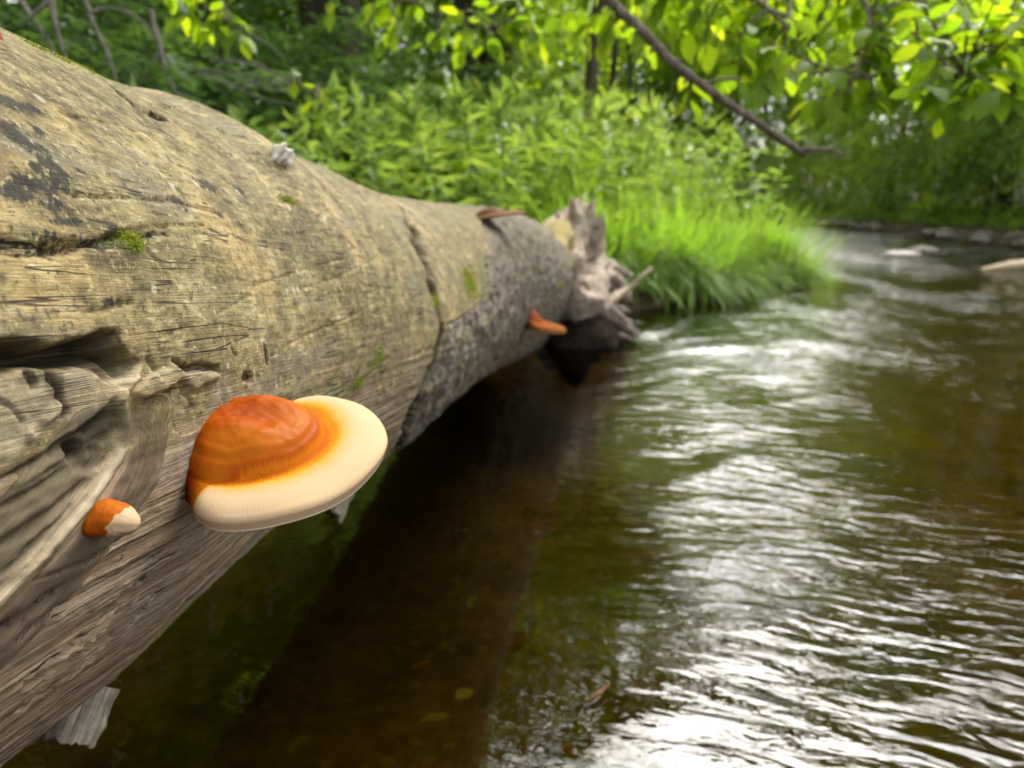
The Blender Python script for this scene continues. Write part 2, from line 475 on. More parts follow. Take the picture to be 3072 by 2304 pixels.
# ------------------------------------------------------------------ ground and water
LSH = np.array([(-2.3, -6), (-1.75, -1.5), (-1.55, 0.4), (-1.3, 1.4), (-0.85, 2.3), (-0.35, 2.9), (0.3, 3.35), (0.85, 3.95), (1.18, 4.3), (1.68, 4.62), (1.80, 5.1), (1.65, 5.8), (1.45, 6.5), (1.25, 9.5), (0.6, 14), (-1.5, 20), (-7, 27), (-16, 33)], float)
RSH = np.array([(4.9, -6), (5.2, 1), (5.45, 5), (5.65, 8.6), (5.95, 12), (6.1, 16), (5.0, 21.5), (-1.0, 29), (-10, 36)], float)

def shore_sd(x, y, poly, sign):
    """signed distance to a shoreline, positive on land"""
    best = np.full(np.shape(x), 1e9); sgn = np.zeros(np.shape(x))
    for (ax, ay), (bx, by) in zip(poly[:-1], poly[1:]):
        ex, ey = bx - ax, by - ay
        t = np.clip(((x - ax) * ex + (y - ay) * ey) / (ex * ex + ey * ey), 0, 1)
        d = np.hypot(x - ax - t * ex, y - ay - t * ey)
        cr = ex * (y - ay) - ey * (x - ax)
        upd = d < best
        best = np.where(upd, d, best); sgn = np.where(upd, np.sign(cr), sgn)
    return best * sgn * sign

def ground_z(x, y):
    x = np.asarray(x, float); y = np.asarray(y, float)
    sl = shore_sd(x, y, LSH, 1.0); sr = shore_sd(x, y, RSH, -1.0)
    sl = sl + 0.10 * fbm(x * 1.7, y * 1.7, 0.3, 3)
    sr = sr + 0.18 * fbm(x * 1.3, y * 1.3, 4.3, 3)
    sd = np.maximum(sl, sr)
    z = -0.30 + 0.40 * sstep(-0.45, 0.12, sd) + 0.055 * np.clip(sd, 0, 60) + 0.10 * sstep(0.1, 1.2, sd)
    z = z + np.clip(sd - 12, 0, 300) * 0.05
    z = z + 0.045 * fbm(x * 3.1, y * 3.1, 1.0, 3) * sstep(-0.8, 0.5, sd) + 0.03 * fbm(x * 7, y * 7, 2.0, 2)
    far = np.hypot(x, y)
    return np.where(far > 70, np.maximum(z, 0.8), z)

gx = np.r_[-400, -250, -150, -90, np.linspace(-55, -7, 40), np.linspace(-6.8, 9, 264), np.linspace(9.4, 55, 40), 90, 150, 250, 400]
gy = np.r_[-400, -200, -100, -50, np.linspace(-25, -3, 18), np.linspace(-2.8, 14, 280), np.linspace(14.3, 60, 70), 100, 180, 300, 450]
GX, GY = np.meshgrid(gx, gy, indexing='ij')
GZ = ground_z(GX, GY)

def make_ground_mat():
    m, nt, out = new_mat('soil_and_stream_bed')
    ob = nd(nt, 'ShaderNodeTexCoord').outputs['Object']
    z = nd(nt, 'ShaderNodeSeparateXYZ', {0: ob}).outputs[2]
    n1 = noise(nt, ob, 5.0, 6, 0.65)
    n2 = noise(nt, ob, 28.0, 5, 0.65)
    vo = nd(nt, 'ShaderNodeTexVoronoi', {'Vector': ob, 'Scale': 22.0})
    bed = ramp(nt, math_n(nt, 'ADD', math_n(nt, 'MULTIPLY', n1, 0.6), math_n(nt, 'MULTIPLY', n2, 0.4)), [(0.33, (0.045, 0.030, 0.010)), (0.5, (0.14, 0.10, 0.035)), (0.66, (0.25, 0.185, 0.075))])
    bed = mix(nt, sharp(nt, vo.outputs['Distance'], 0.32, 0.15), bed, (0.20, 0.15, 0.065))
    soil = ramp(nt, n2, [(0.3, (0.018, 0.012, 0.008)), (0.55, (0.05, 0.036, 0.022)), (0.75, (0.10, 0.075, 0.045))])
    c = mix(nt, sharp(nt, z, -0.06, 0.03), bed, soil)
    b = nd(nt, 'ShaderNodeBump', {'Height': n2, 'Strength': 0.6, 'Distance': 0.02})
    p = nd(nt, 'ShaderNodeBsdfPrincipled', {'Base Color': c, 'Roughness': 0.9, 'Specular IOR Level': 0.2, 'Normal': b.outputs[0]})
    nt.links.new(p.outputs[0], out.inputs[0])
    return m

ground = link('ground', make_mesh('ground', np.stack([GX, GY, GZ], -1).reshape(-1, 3), grid_faces(len(gx), len(gy)), [make_ground_mat()]))
tag(ground, 'brown stream bed and dark soil of the banks', kind='structure')

def make_water_mat():
    m, nt, out = new_mat('stream_water')
    ob = nd(nt, 'ShaderNodeTexCoord').outputs['Object']
    amp = attr(nt, 'chop')
    rot = nd(nt, 'ShaderNodeMapping', {'Vector': ob, 'Rotation': (0, 0, math.radians(20))}).outputs[0]
    w2 = noise(nt, vmul(nt, rot, (12.0, 36.0, 1.0)), 1.0, 3, 0.5, 0.5)
    w3 = noise(nt, vmul(nt, rot, (36.0, 70.0, 1.0)), 1.0, 2, 0.5, 0.3)
    h = math_n(nt, 'ADD', math_n(nt, 'MULTIPLY', w2, 0.0074), math_n(nt, 'MULTIPLY', w3, 0.0008))
    h = math_n(nt, 'MULTIPLY', h, amp)
    b = nd(nt, 'ShaderNodeBump', {'Height': h, 'Strength': 1.0, 'Distance': 1.0})
    fr = nd(nt, 'ShaderNodeFresnel', {'IOR': 1.33, 'Normal': b.outputs[0]}).outputs[0]
    tr = nd(nt, 'ShaderNodeBsdfTransparent', {'Color': (0.37, 0.31, 0.085, 1)})
    gl = nd(nt, 'ShaderNodeBsdfGlossy', {'Color': (1, 1, 1, 1), 'Roughness': 0.0, 'Normal': b.outputs[0]})
    mx = nd(nt, 'ShaderNodeMixShader', {0: fr, 1: tr.outputs[0], 2: gl.outputs[0]})
    nt.links.new(mx.outputs[0], out.inputs[0])
    return m

wx = np.r_[-30, -15, -8, -4, np.linspace(-2, 3.2, 290), np.linspace(3.25, 7.5, 80), 8, 10, 14, 20]
wy = np.r_[-8, -3, -1, np.linspace(0.1, 3.2, 240), np.linspace(3.22, 11, 240), np.linspace(11.1, 40, 120)]
WX, WY = np.meshgrid(wx, wy, indexing='ij')
def log_line_x(y): return -0.366 + 0.13 * y
def chop(x, y):
    c = sstep(-0.02, 0.42, x - 0.06 + 0.10 * fbm(x * 3, y * 3, 7.0, 2))
    c = 0.10 + 0.90 * c
    c = c * (0.40 + 0.70 * sstep(-0.25, 0.4, fbm(x * 2.2 + 3, y * 1.3, 0.5, 3)))
    c = c * (1 - 0.30 * sstep(0.45, 0.95, x) * sstep(2.6, 1.4, y))
    c = c * (1 + 0.6 * sstep(1.6, 3.2, y))
    return c * (1 + 1.6 * sstep(4.6, 7.0, y) * sstep(0.8, 2.2, x)) 
CH = chop(WX, WY)
ca, sa = math.cos(math.radians(20)), math.sin(math.radians(20))
u_, v_ = WX * ca + WY * sa, -WX * sa + WY * ca
WZ = CH * (0.0048 * fbm(u_ * 3.2 + 0.6 * noise3(u_ * 2, v_ * 2, 1), v_ * 8.5, 0.0, 2) + 0.0028 * noise3(u_ * 7.5, v_ * 19.0, 3.0))
WZ += 0.022 * fbm(u_ * 1.8, v_ * 4.6, 5.0, 2) * sstep(5.0, 7.5, WY) * sstep(0.5, 2.0, WX)
water = link('water', make_mesh('water', np.stack([WX, WY, WZ], -1).reshape(-1, 3), grid_faces(len(wx), len(wy)), [make_water_mat()], {'chop': CH.ravel()}))
tag(water, 'rippling brown stream water mirroring trees and white sky', kind='structure')

# ------------------------------------------------------------------ the fallen log
A_AX = np.array([0.12801621, 0.98533608, -0.11280368]); A_AX /= np.linalg.norm(A_AX)
C0 = np.array([-0.36676849, 0.04145041, 0.44583751])
_m = np.array([-0.98314573, 0.1111104, -0.14518592])
E1 = -_m - (-_m @ A_AX) * A_AX; E1 /= np.linalg.norm(E1)
E2 = np.cross(E1, A_AX); E2 /= np.linalg.norm(E2)
if E2[2] < 0: E2 = -E2
RT = np.array([(-1, .185), (0, .19), (.30, .190), (.355, .190), (.39, .189), (.442, .186), (.492, .188), (.532, .1945), (.56, .196), (.591, .194), (.66, .189), (.725, .187), (.838, .186), (1.07, .189), (1.458, .217), (1.876, .254), (2.431, .290), (3.2, .30)])
RB = np.array([(-1, .185), (0, .19), (.272, .190), (.334, .191), (.385, .186), (.451, .180), (.564, .172), (.75, .180), (.909, .186), (1.107, .177), (1.491, .167), (2.0, .172), (2.439, .186), (3.2, .22)])
R0 = 0.19

def log_r(s, th):
    rt = np.interp(s, RT[:, 0], RT[:, 1]); rb = np.interp(s, RB[:, 0], RB[:, 1])
    w = sstep(-0.75, 0.75, np.arcsin(np.sin(th)))
    return rb * (1 - w) + rt * w

def log_pt(s, th, r):
    s = np.asarray(s); th = np.asarray(th); r = np.asarray(r)
    return C0 + s[..., None] * A_AX + r[..., None] * (np.cos(th)[..., None] * E1 + np.sin(th)[..., None] * E2)

def log_hit(px, py):
    """where the sight line through a photo point meets the log: (s, theta)"""
    d = ray(px, py); d = d / np.linalg.norm(d)
    t = np.arange(0.05, 4.0, 0.0006)
    P = CAM + t[:, None] * d - C0
    s = P @ A_AX; x = P @ E1; y = P @ E2
    th = np.arctan2(y, x)
    g = np.hypot(x, y) - log_r(s, th)
    i = np.argmax(g < 0) if (g < 0).any() else np.argmin(g)
    return s[i], th[i]

def LP(pts):
    """photo points -> (s, w) on the unrolled log"""
    r = np.array([log_hit(*p) for p in pts])
    return np.c_[r[:, 0], r[:, 1] * R0]

def seg_dist(s, w, poly, pad=0.05, closed=False):
    """distance to a polyline on the unrolled surface (far points get pad)"""
    P = np.vstack([poly, poly[:1]]) if closed else poly
    d = np.full(s.shape, pad)
    lo, hi = P.min(0) - pad, P.max(0) + pad
    mk = (s > lo[0]) & (s < hi[0]) & (w > lo[1]) & (w < hi[1])
    ss, ww = s[mk], w[mk]
    dd = np.full(ss.shape, pad)
    for a, b in zip(P[:-1], P[1:]):
        e = b - a
        t = np.clip(((ss - a[0]) * e[0] + (ww - a[1]) * e[1]) / (e @ e + 1e-12), 0, 1)
        dd = np.minimum(dd, np.hypot(ss - a[0] - t * e[0], ww - a[1] - t * e[1]))
    d[mk] = dd
    return d

def inside(s, w, poly):
    r = np.zeros(s.shape, bool)
    n = len(poly)
    for i in range(n):
        (x0, y0), (x1, y1) = poly[i], poly[(i + 1) % n]
        if abs(y1 - y0) < 1e-12: continue
        c = ((y0 > w) != (y1 > w)) & (s < (x1 - x0) * (w - y0) / (y1 - y0) + x0)
        r ^= c
    return r

s_arr = np.r_[np.linspace(-0.85, 0.08, 50), np.arange(0.085, 0.80, 0.0010), np.arange(0.80, 1.35, 0.0022), np.arange(1.35, 2.86, 0.0055)]
t_arr = np.r_[np.radians(np.linspace(-180, -76, 40)), np.radians(np.arange(-75, 72, 0.28)), np.radians(np.linspace(73, 180, 40))]
S, TH = np.meshgrid(s_arr, t_arr, indexing='ij')
W = TH * R0
RR = log_r(S, TH)
P0 = log_pt(S, TH, RR)
X_, Y_, Z_ = P0[..., 0], P0[..., 1], P0[..., 2]
disp = np.zeros(S.shape)
# slow undulation and fluting
disp += 0.0035 * fbm(S * 5, W * 9, 0.0, 2) + 0.0009 * fbm(S * 4, W * 40, 2.0, 2)
# fibre relief (stronger low on the log)
lowf = sstep(0.1, -0.7, TH)
disp += (0.0003 + 0.0009 * lowf) * fbm(S * 4, W * 190, 4.0, 3)
disp += 0.0007 * fbm(X_ * 130, Y_ * 130, Z_ * 130, 2)

stain = np.zeros(S.shape); moss = np.zeros(S.shape); rot = np.zeros(S.shape); pale = np.zeros(S.shape)  # rot also carries painted shade of crevice, grooves and ring crack
algae = sstep(-0.62, 0.15, TH + 0.12 * fbm(S * 6, W * 14, 8.0, 3))
jit = 0.0022 * fbm(S * 90, W * 90, 9.0, 3)

# bark-covered far section
bk_edge = LP([(480, 205), (484, 222), (487, 262), (486, 298), (468, 312), (450, 322), (443, 345), (432, 372), (418, 405), (408, 430), (399, 452), (392, 470)])
order = np.argsort(bk_edge[:, 1])
s_edge = np.interp(W, bk_edge[order, 1], bk_edge[order, 0])
jb = 0.02 * fbm(S * 20, W * 20, 3.0, 3)
bark = sstep(-0.012, 0.012, S + jb - s_edge)
bump_b = fbm(X_ * 38, Y_ * 38, Z_ * 38, 3)
disp += bark * (0.006 * bump_b - 0.001 + 0.003 * fbm(X_ * 95, Y_ * 95, Z_ * 95, 2))
disp += -0.006 * np.exp(-((S + jb - s_edge) / 0.010) ** 2) * (0.5 + 0.5 * noise3(W * 30, 0.5, 0.5))

# ring crack between the bare wood and the bark
def groove(px_pts, width, depth, wob=1.0, taper=True, attr_=None, val=1.0, aw=1.4):
    global disp
    P = LP(px_pts)
    d = seg_dist(S, W, P, 0.04)
    d = d + wob * jit * np.minimum(1, width / 0.0015)
    wv = width * (0.55 + 0.75 * sstep(-0.5, 0.5, noise3(S * 60, W * 60, 11.0 + width * 999)))
    g = np.exp(-np.clip(np.abs(d) / wv, 0, 8) ** 2.2)
    disp = disp - depth * g
    if attr_ is not None:
        np.maximum(attr_, val * np.exp(-np.clip(np.abs(d) / (width * aw), 0, 8) ** 2), out=attr_)
groove([(398, 203), (407, 218), (415, 232)], 0.0042, 0.010, attr_=stain, val=0.45)
groove([(413, 230), (420, 245), (425, 262), (430, 278), (434, 292)], 0.0125, 0.036, attr_=rot)
groove([(434, 292), (437, 312), (440, 330), (434, 352)], 0.0045, 0.010, attr_=moss, val=0.8)
groove([(440, 330), (436, 356), (424, 388), (412, 415), (402, 440), (397, 455)], 0.0080, 0.020, attr_=rot)
groove([(345, 180), (362, 189), (380, 196), (398, 204)], 0.0045, 0.010, attr_=stain, val=0.6)
# long checks and short cracks
CR = [([(-30, 243), (20, 244), (60, 247), (100, 243), (128, 238), (170, 231)], .0022, .007, .8),
      ([(-30, 249), (30, 254), (75, 251)], .0016, .004, .6),
      ([(108, 84), (122, 97), (136, 107), (150, 112), (163, 118)], .0032, .009, .7),
      ([(150, 104), (158, 108), (175, 108), (200, 122), (222, 134)], .0016, .004, .5),
      ([(5, 50), (35, 60), (72, 71)], .0009, .0025, .3), ([(48, 110), (70, 116), (108, 122), (140, 131)], .0008, .003, .3),
      ([(75, 196), (110, 197), (170, 200), (225, 213)], .0008, .003, .3), ([(110, 236), (150, 226), (205, 224)], .0008, .003, .3),
      ([(184, 210), (190, 226), (201, 246), (214, 276)], .0012, .0012, .5), ([(163, 337), (182, 329), (206, 320), (221, 313), (256, 294), (258, 285), (284, 276), (300, 271), (345, 258)], .0008, .0016, .16),
      ([(88, 312), (115, 308), (135, 302)], .0010, .003, .3), ([(300, 290), (330, 280), (370, 262), (400, 240)], .0007, .0012, .12),
      ([(120, 330), (118, 316), (124, 300)], .0010, .002, .2), ([(150, 250), (162, 262), (170, 275)], .001, .003, .3),
      ([(276, 356), (300, 340), (340, 322), (380, 300)], .0007, .0012, .12), ([(152, 360), (160, 375)], .0012, .004, .4),
      ([(188, 392), (193, 400), (194, 408)], .0014, .006, .6), ([(266, 344), (268, 352), (269, 360)], .0017, .008, .9),
      ([(233, 346), (236, 352), (238, 355)], .0014, .006, .6), ([(247, 376), (253, 378)], .0017, .006, .7),
      ([(122, 560), (126, 550)], .0016, .009, .9), ([(141, 583), (144, 580)], .0020, .010, .9),
      ([(36, 580), (60, 572), (90, 560), (115, 545)], .0014, .005, .5), ([(-10, 640), (30, 615), (60, 590)], .0020, .007, .6),
      ([(20, 640), (45, 618), (80, 598)], .0013, .005, .4), ([(-10, 700), (40, 672), (90, 636), (130, 606)], .0012, .004, .4),
      ([(20, 712), (60, 690), (94, 658), (110, 640)], .0022, .006, .5), ([(132, 626), (143, 614), (153, 600)], .0026, .006, .5),
      ([(30, 682), (55, 662), (80, 640)], .0016, .006, .5), ([(150, 560), (200, 530), (250, 497)], .0009, .002, .3),
      ([(300, 420), (340, 395), (372, 372), (395, 352)], .0009, .002, .3), ([(330, 440), (360, 415), (390, 385)], .0009, .002, .3),
      ([(180, 600), (220, 563), (250, 535)], .0009, .002, .3), ([(60, 728), (120, 676), (170, 625), (215, 580)], .0012, .005, .4)]
for pts, wd, dp, sv_ in CR:
    groove(pts, wd, dp * 0.55, attr_=stain, val=sv_)
# flaky strips of old inner bark low on the log
for pts, wd in [([(122, 600), (108, 618), (96, 634), (85, 648)], .009), ([(85, 648), (65, 660), (48, 668), (33, 680)], .007), ([(92, 662), (60, 688), (18, 712)], .006), ([(152, 600), (142, 614), (131, 627)], .005)]:
    d = seg_dist(S, W, LP(pts), 0.05) + 2.0 * jit
    k = sstep(wd, wd * 0.5, d)
    disp += k * (0.0004 + 0.0012 * fbm(S * 260, W * 420, 6.0, 2))
    np.maximum(pale, 0.55 * k * sstep(-0.2, 0.3, fbm(S * 140, W * 200, 1.0, 2)), out=pale)
# a thin raised plate of outer wood
pl = LP([(178, 360), (184, 366), (191, 370), (202, 367), (220, 369), (221, 378), (208, 385), (196, 390), (189, 385), (182, 382), (172, 389), (160, 394), (150, 400), (142, 400), (131, 393), (140, 385), (150, 372), (165, 368)])
d = seg_dist(S, W, pl, 0.03, True); ins = inside(S, W, pl)
sd_ = np.where(ins, d, -d) + 0.6 * jit
disp += 0.0022 * sstep(-0.0004, 0.0012, sd_)
np.maximum(pale, 0.45 * sstep(-0.0005, 0.001, sd_), out=pale)
groove([(178, 360), (184, 366), (191, 370), (202, 367), (220, 369)], .0012, .0035, attr_=rot, val=0.6)
pl2 = LP([(-20, 505), (10, 480)])
# black mould stains
for px, py, rx, ry in [(8, 104, .016, .006), (25, 108, .012, .004), (8, 132, .014, .008), (22, 143, .010, .006), (48, 165, .008, .010), (58, 178, .010, .008), (30, 184, .022, .006), (52, 196, .007, .009), (50, 205, .010, .004), (14, 192, .016, .005), (45, 238, .020, .004),
                       (115, 227, .006, .002), (210, 186, .016, .005), (240, 190, .010, .004), (180, 200, .010, .005), (38, 133, .004, .003), (80, 172, .005, .002), (33, 168, .008, .003), (220, 213, .006, .003), (70, 222, .012, .003), (112, 302, .006, .0025)]:
    hs_, ht = log_hit(px, py)
    g = np.exp(-((S - hs_) / rx) ** 2 - ((W - ht * R0) / ry) ** 2)
    np.maximum(stain, 0.95 * g, out=stain)
# moss films
for px, py, rx, ry, v in [(132, 238, .006, .006, 1), (118, 240, .010, .003, .7), (288, 200, .008, .004, .8), (470, 283, .050, .010, 1.0), (462, 300, .030, .008, .8), (380, 358, .030, .006, .9), (358, 382, .006, .006, 1), (372, 366, .014, .008, .9), (430, 300, .008, .008, .8),
                          (137, 366, .004, .003, .7), (560, 285, .09, .02, .9), (540, 265, .08, .012, .6), (575, 320, .08, .02, .7), (500, 300, .05, .01, .5)]:
    hs_, ht = log_hit(px, py)
    g = np.exp(-((S - hs_) / rx) ** 2 - ((W - ht * R0) / ry) ** 2)
    np.maximum(moss, v * g, out=moss)

# the big healed wound at the near end
KP = [(-120, 345), (-40, 338), (0, 338), (30, 340), (62, 339), (95, 333), (118, 329), (124, 341), (133, 352), (147, 361), (143, 372), (136, 382), (129, 391), (127, 404), (127, 420), (126, 440), (118, 458), (100, 486), (85, 506), (60, 536), (40, 560), (0, 604), (-60, 660), (-120, 700)]
K = LP(KP)
KU = LP(KP[:11])                        # overhanging upper lip
KL = LP(KP[11:])                        # raised rolled lip
ink = inside(S, W, K)
dk = seg_dist(S, W, K, 0.25, True)
du = seg_dist(S, W, KU, 0.30)
dl = seg_dist(S, W, KL, 0.30)
dkj = np.where(ink, dk, -dk) + 1.0 * jit
mk = sstep(0.0, 0.0025, dkj)
flatm = np.zeros(S.shape)
for fp in ([(-80, 376), (0, 376), (54, 379), (62, 400), (70, 416), (50, 440), (30, 456), (-80, 480)], [(78, 380), (110, 391), (109, 408), (86, 426), (73, 420)]):
    q = LP(fp); dq = np.where(inside(S, W, q), 1, -1) * seg_dist(S, W, q, 0.05, True)
    np.maximum(flatm, sstep(-0.001, 0.003, dq + jit), out=flatm)
lay = 0.55 * fbm(S * 22 + W * 30, W * 90 - S * 30, 3.0, 3) + 0.6 * fbm(S * 16 - W * 20, W * 260 - S * 60, 6.0, 3)            # torn wood layers
terr = np.floor(lay * 6 + 0.5) / 6
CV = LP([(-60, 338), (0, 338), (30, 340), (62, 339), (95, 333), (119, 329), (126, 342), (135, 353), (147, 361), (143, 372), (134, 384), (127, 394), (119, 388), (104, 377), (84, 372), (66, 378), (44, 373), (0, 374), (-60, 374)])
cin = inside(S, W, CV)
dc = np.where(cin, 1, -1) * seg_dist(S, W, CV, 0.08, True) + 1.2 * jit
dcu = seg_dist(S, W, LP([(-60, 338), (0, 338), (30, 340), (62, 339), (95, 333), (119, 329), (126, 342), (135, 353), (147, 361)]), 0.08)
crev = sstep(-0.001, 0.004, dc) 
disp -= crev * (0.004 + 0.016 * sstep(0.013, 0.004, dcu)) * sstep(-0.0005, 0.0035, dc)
lay = lay * (1 - 0.8 * flatm); terr = terr * (1 - 0.92 * flatm)
disp -= mk * (0.0025 * sstep(0.0, 0.010, dk) * sstep(0.0, 0.02, dl) + 0.0008 * terr * sstep(0.002, 0.012, dk) + 0.0008 * lay)
band = noise3(dl * 190 + 0.5 * noise3(S * 30, W * 30, 2.0), S * 7, 4.0) * sstep(0.055, 0.02, dl) * sstep(0.30, 0.10, TH * 0 + S * 0 + np.abs(W - K[:, 1].min() * 0.5) * 0)
disp += np.where(ink, 1.0, 0.25) * 0.0015 * band * (1 - sstep(0.14, 0.2, dk * 0 + np.abs(S - 0.28)))
disp += 0.0018 * np.exp(-((np.where(ink, -dl, dl) + 0.001) / 0.0022) ** 2)
np.maximum(rot, crev, out=rot)  # crevice shade painted in colour, since the overhang is shallow
np.maximum(rot, mk * (1 - flatm) * sstep(0.12, 0.4, lay) * 0.25 * sstep(0.002, 0.01, dl), out=rot)
np.maximum(pale, 0.65 * np.exp(-((np.where(ink, -dl, dl) + 0.0035) / 0.0045) ** 2), out=pale)
np.maximum(pale, mk * np.maximum(0.5 * sstep(-0.05, 0.35, band), 0.5 * flatm) * (1 - crev), out=pale)
np.maximum(rot, 0.55 * mk * sstep(-0.1, -0.45, band), out=rot)
for fp, hh, pv, rv in ([[(44, 419), (66, 400), (76, 407), (53, 431)], .0022, .9, 0], [[(29, 433), (38, 424), (51, 438), (36, 449)], .0025, .9, 0], [[(88, 432), (127, 396), (124, 428), (104, 452), (76, 470), (52, 472), (70, 452)], -.0018, 0, .6], [[(92, 452), (112, 440), (118, 452), (98, 470), (84, 474)], -.0015, 0, .6]):
    q = LP(fp); dq = np.where(inside(S, W, q), 1, -1) * seg_dist(S, W, q, 0.05, True) + 1.5 * jit
    kq = sstep(-0.0006, 0.0022, dq)
    disp += hh * kq * (1 + 0.5 * fbm(S * 40, W * 260, 5.0, 2))
    if pv: np.maximum(pale, pv * kq, out=pale); rot = rot * (1 - kq)
    if rv: np.maximum(rot, rv * kq, out=rot); pale = pale * (1 - kq)
moss = np.maximum(moss, 0.45 * crev * sstep(0.30, 0.33, S) * sstep(-0.1, 0.3, fbm(S * 60, W * 120, 2.2, 2)))
for pts, wd, dp in [([(58, 376), (66, 392), (74, 412)], .0045, .012), ([(36, 374), (40, 384)], .003, .008), ([(118, 404), (108, 418), (98, 432)], .004, .010), ([(84, 448), (86, 462)], .005, .014), ([(0, 396), (20, 408), (30, 420)], .0015, .005),
                    ([(60, 455), (80, 440), (104, 418)], .0025, .006), ([(10, 480), (45, 462), (80, 438)], .0022, .006), ([(-10, 520), (30, 495), (70, 470)], .0022, .006), ([(-20, 560), (30, 530), (85, 482)], .002, .005), ([(-20, 590), (20, 562), (70, 508)], .002, .004)]:
    groove(pts, wd * 0.55, dp * 0.32, attr_=rot, val=0.9)  # dark colour paints the shade of these shallow grooves

# grain lines swing round the wound
side = np.where(ink, -dl, dl)
wl0 = LP([(127, 404)])[0, 1]
gm = (1 - sstep(0.006, 0.030, dl)) * sstep(wl0 + 0.002, wl0 - 0.016, W)
gw = W * (1 - gm) + (-side * 1.0 + 0.5) * gm
sw = np.stack([S, gw, np.zeros_like(S)], -1)

PV = log_pt(S, TH, RR + disp)
nS, nT = S.shape
Vl = PV.reshape(-1, 3)
fl = grid_faces(nS, nT, True)
base_n = len(Vl)
Vl = np.vstack([Vl, C0 + s_arr[0] * A_AX, C0 + s_arr[-1] * A_AX])
aa = np.arange(nT); bb = (aa + 1) % nT
cap = np.vstack([np.c_[np.full(nT, base_n), bb, aa], np.c_[np.full(nT, base_n + 1), (nS - 1) * nT + aa, (nS - 1) * nT + bb]])
def pad2(a): return np.r_[a.reshape(-1), 0, 0]
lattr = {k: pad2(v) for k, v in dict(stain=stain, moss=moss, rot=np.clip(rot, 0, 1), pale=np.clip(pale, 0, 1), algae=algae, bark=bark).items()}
lattr['sw'] = np.vstack([sw.reshape(-1, 3), np.zeros((2, 3))])
log = empty('fallen_log', (-0.2, 1.3, 0.0))
tag(log, 'huge barkless weathered tree trunk lying above the stream with a torn root end', 'log')
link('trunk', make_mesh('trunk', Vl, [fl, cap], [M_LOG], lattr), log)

def log_frame(px, py):
    s, th = log_hit(px, py)
    P = log_pt(np.array(s), np.array(th), log_r(s, th))
    n = math.cos(th) * E1 + math.sin(th) * E2
    return P, n

# branch stubs under the log
def stub(px0, y0, px1, y1, r, name='branch_stub', seed=1.0, capj=0.006, n=40, nseg=40, mat=None):
    V, f, a = tube([at(*px0, y0), (at(*px0, y0) + at(*px1, y1)) / 2, at(*px1, y1)], [r * 1.05, r, r * 0.97], nseg, n, 0.16, 120, 1.0, seed, 0.10, capj)
    a['moss'] = np.zeros(len(V))
    return link(name, make_mesh(name, V, f, [mat or M_STUB], a), log)
stub((94, 684), 0.415, (71, 740), 0.395, 0.0140, seed=2.0, capj=0.0025)
stub((352, 470), 0.70, (333, 513), 0.68, 0.011, seed=7.0, capj=0.006)

# torn root end
def root(name, pts, radii, mat, flat=1.0, seed=0.0, rough=0.35, n=44, nseg=30, capj=0.02, mossv=0.0, rscale=14):
    V, f, a = tube(pts, radii, nseg, n, rough, rscale, flat, seed, 0.18, capj)
    a['moss'] = np.full(len(V), mossv)
    return link(name, make_mesh(name, V, f, [mat], a), log)
root('root_flare', [at(548, 268, 2.55), at(562, 240, 2.68), at(576, 220, 2.74), at(584, 207, 2.76)], [0.11, 0.095, 0.075, 0.050], M_ROOT, 0.6, 1.0, 0.42, capj=0.035, mossv=0.0)
root('root_flare', [at(540, 262, 2.50), at(552, 236, 2.60), at(564, 222, 2.66)], [0.10, 0.07, 0.03], M_ROOT, 0.6, 9.0, 0.30, capj=0.03, mossv=0.9)
root('root_flare', [at(575, 300, 2.55), at(590, 262, 2.75), at(598, 234, 2.80), at(600, 222, 2.8)], [0.10, 0.055, 0.036, 0.022], M_ROOT, 0.7, 4.0, 0.42, capj=0.04)
root('root', [at(560, 300, 2.55), at(588, 305, 2.62), at(612, 318, 2.70), at(634, 334, 2.76)], [0.13, 0.080, 0.050, 0.022], M_ROOT, 0.55, 6.0, 0.34, capj=0.02)
root('root', [at(575, 330, 2.6), at(600, 338, 2.72), at(628, 342, 2.85)], [0.12, 0.075, 0.03], M_DARKROOT, 0.7, 12.0, 0.4)
root('root', [at(560, 330, 2.8), at(585, 325, 2.9), at(615, 325, 2.95)], [0.18, 0.13, 0.06], M_DARKROOT, 0.9, 15.0, 0.4)
root('root', [at(585, 285, 2.62), at(604, 276, 2.72), at(620, 283, 2.78), at(628, 300, 2.76)], [0.06, 0.03, 0.026, 0.018], M_ROOT, 0.8, 21.0, 0.4)
root('root', [at(588, 296, 2.66), at(606, 292, 2.70), at(620, 303, 2.72)], [0.05, 0.03, 0.016], M_DARKROOT, 0.8, 23.0, 0.4)
root('root', [at(590, 270, 2.7), at(612, 268, 2.82), at(630, 276, 2.88)], [0.05, 0.028, 0.014], M_ROOT, 0.7, 27.0, 0.4)
root('root', [at(596, 310, 2.62), at(616, 296, 2.68), at(630, 288, 2.74)], [0.035, 0.02, 0.01], M_ROOT, 0.7, 31.0, 0.4)
for k, (x0_, y0_, x1_, y1_, rr_) in enumerate([(562, 236, 557, 212, .030), (576, 226, 572, 198, .040), (586, 226, 592, 201, .036), (596, 240, 604, 226, .024), (552, 244, 543, 226, .024),
                                              (592, 276, 612, 262, .014), (598, 282, 624, 272, .012), (604, 300, 630, 312, .014), (596, 290, 618, 300, .016), (606, 312, 632, 322, .016), (588, 262, 604, 248, .016)]):
    root('splinter', [at(x0_, y0_, 2.70), at((x0_ + x1_) / 2 + 1, (y0_ + y1_) / 2, 2.69), at(x1_, y1_, 2.68)], [rr_ * 1.3, rr_, rr_ * 0.25], M_ROOT, 0.5, 40.0 + k * 3, 0.35, n=16, nseg=12, capj=0.008)
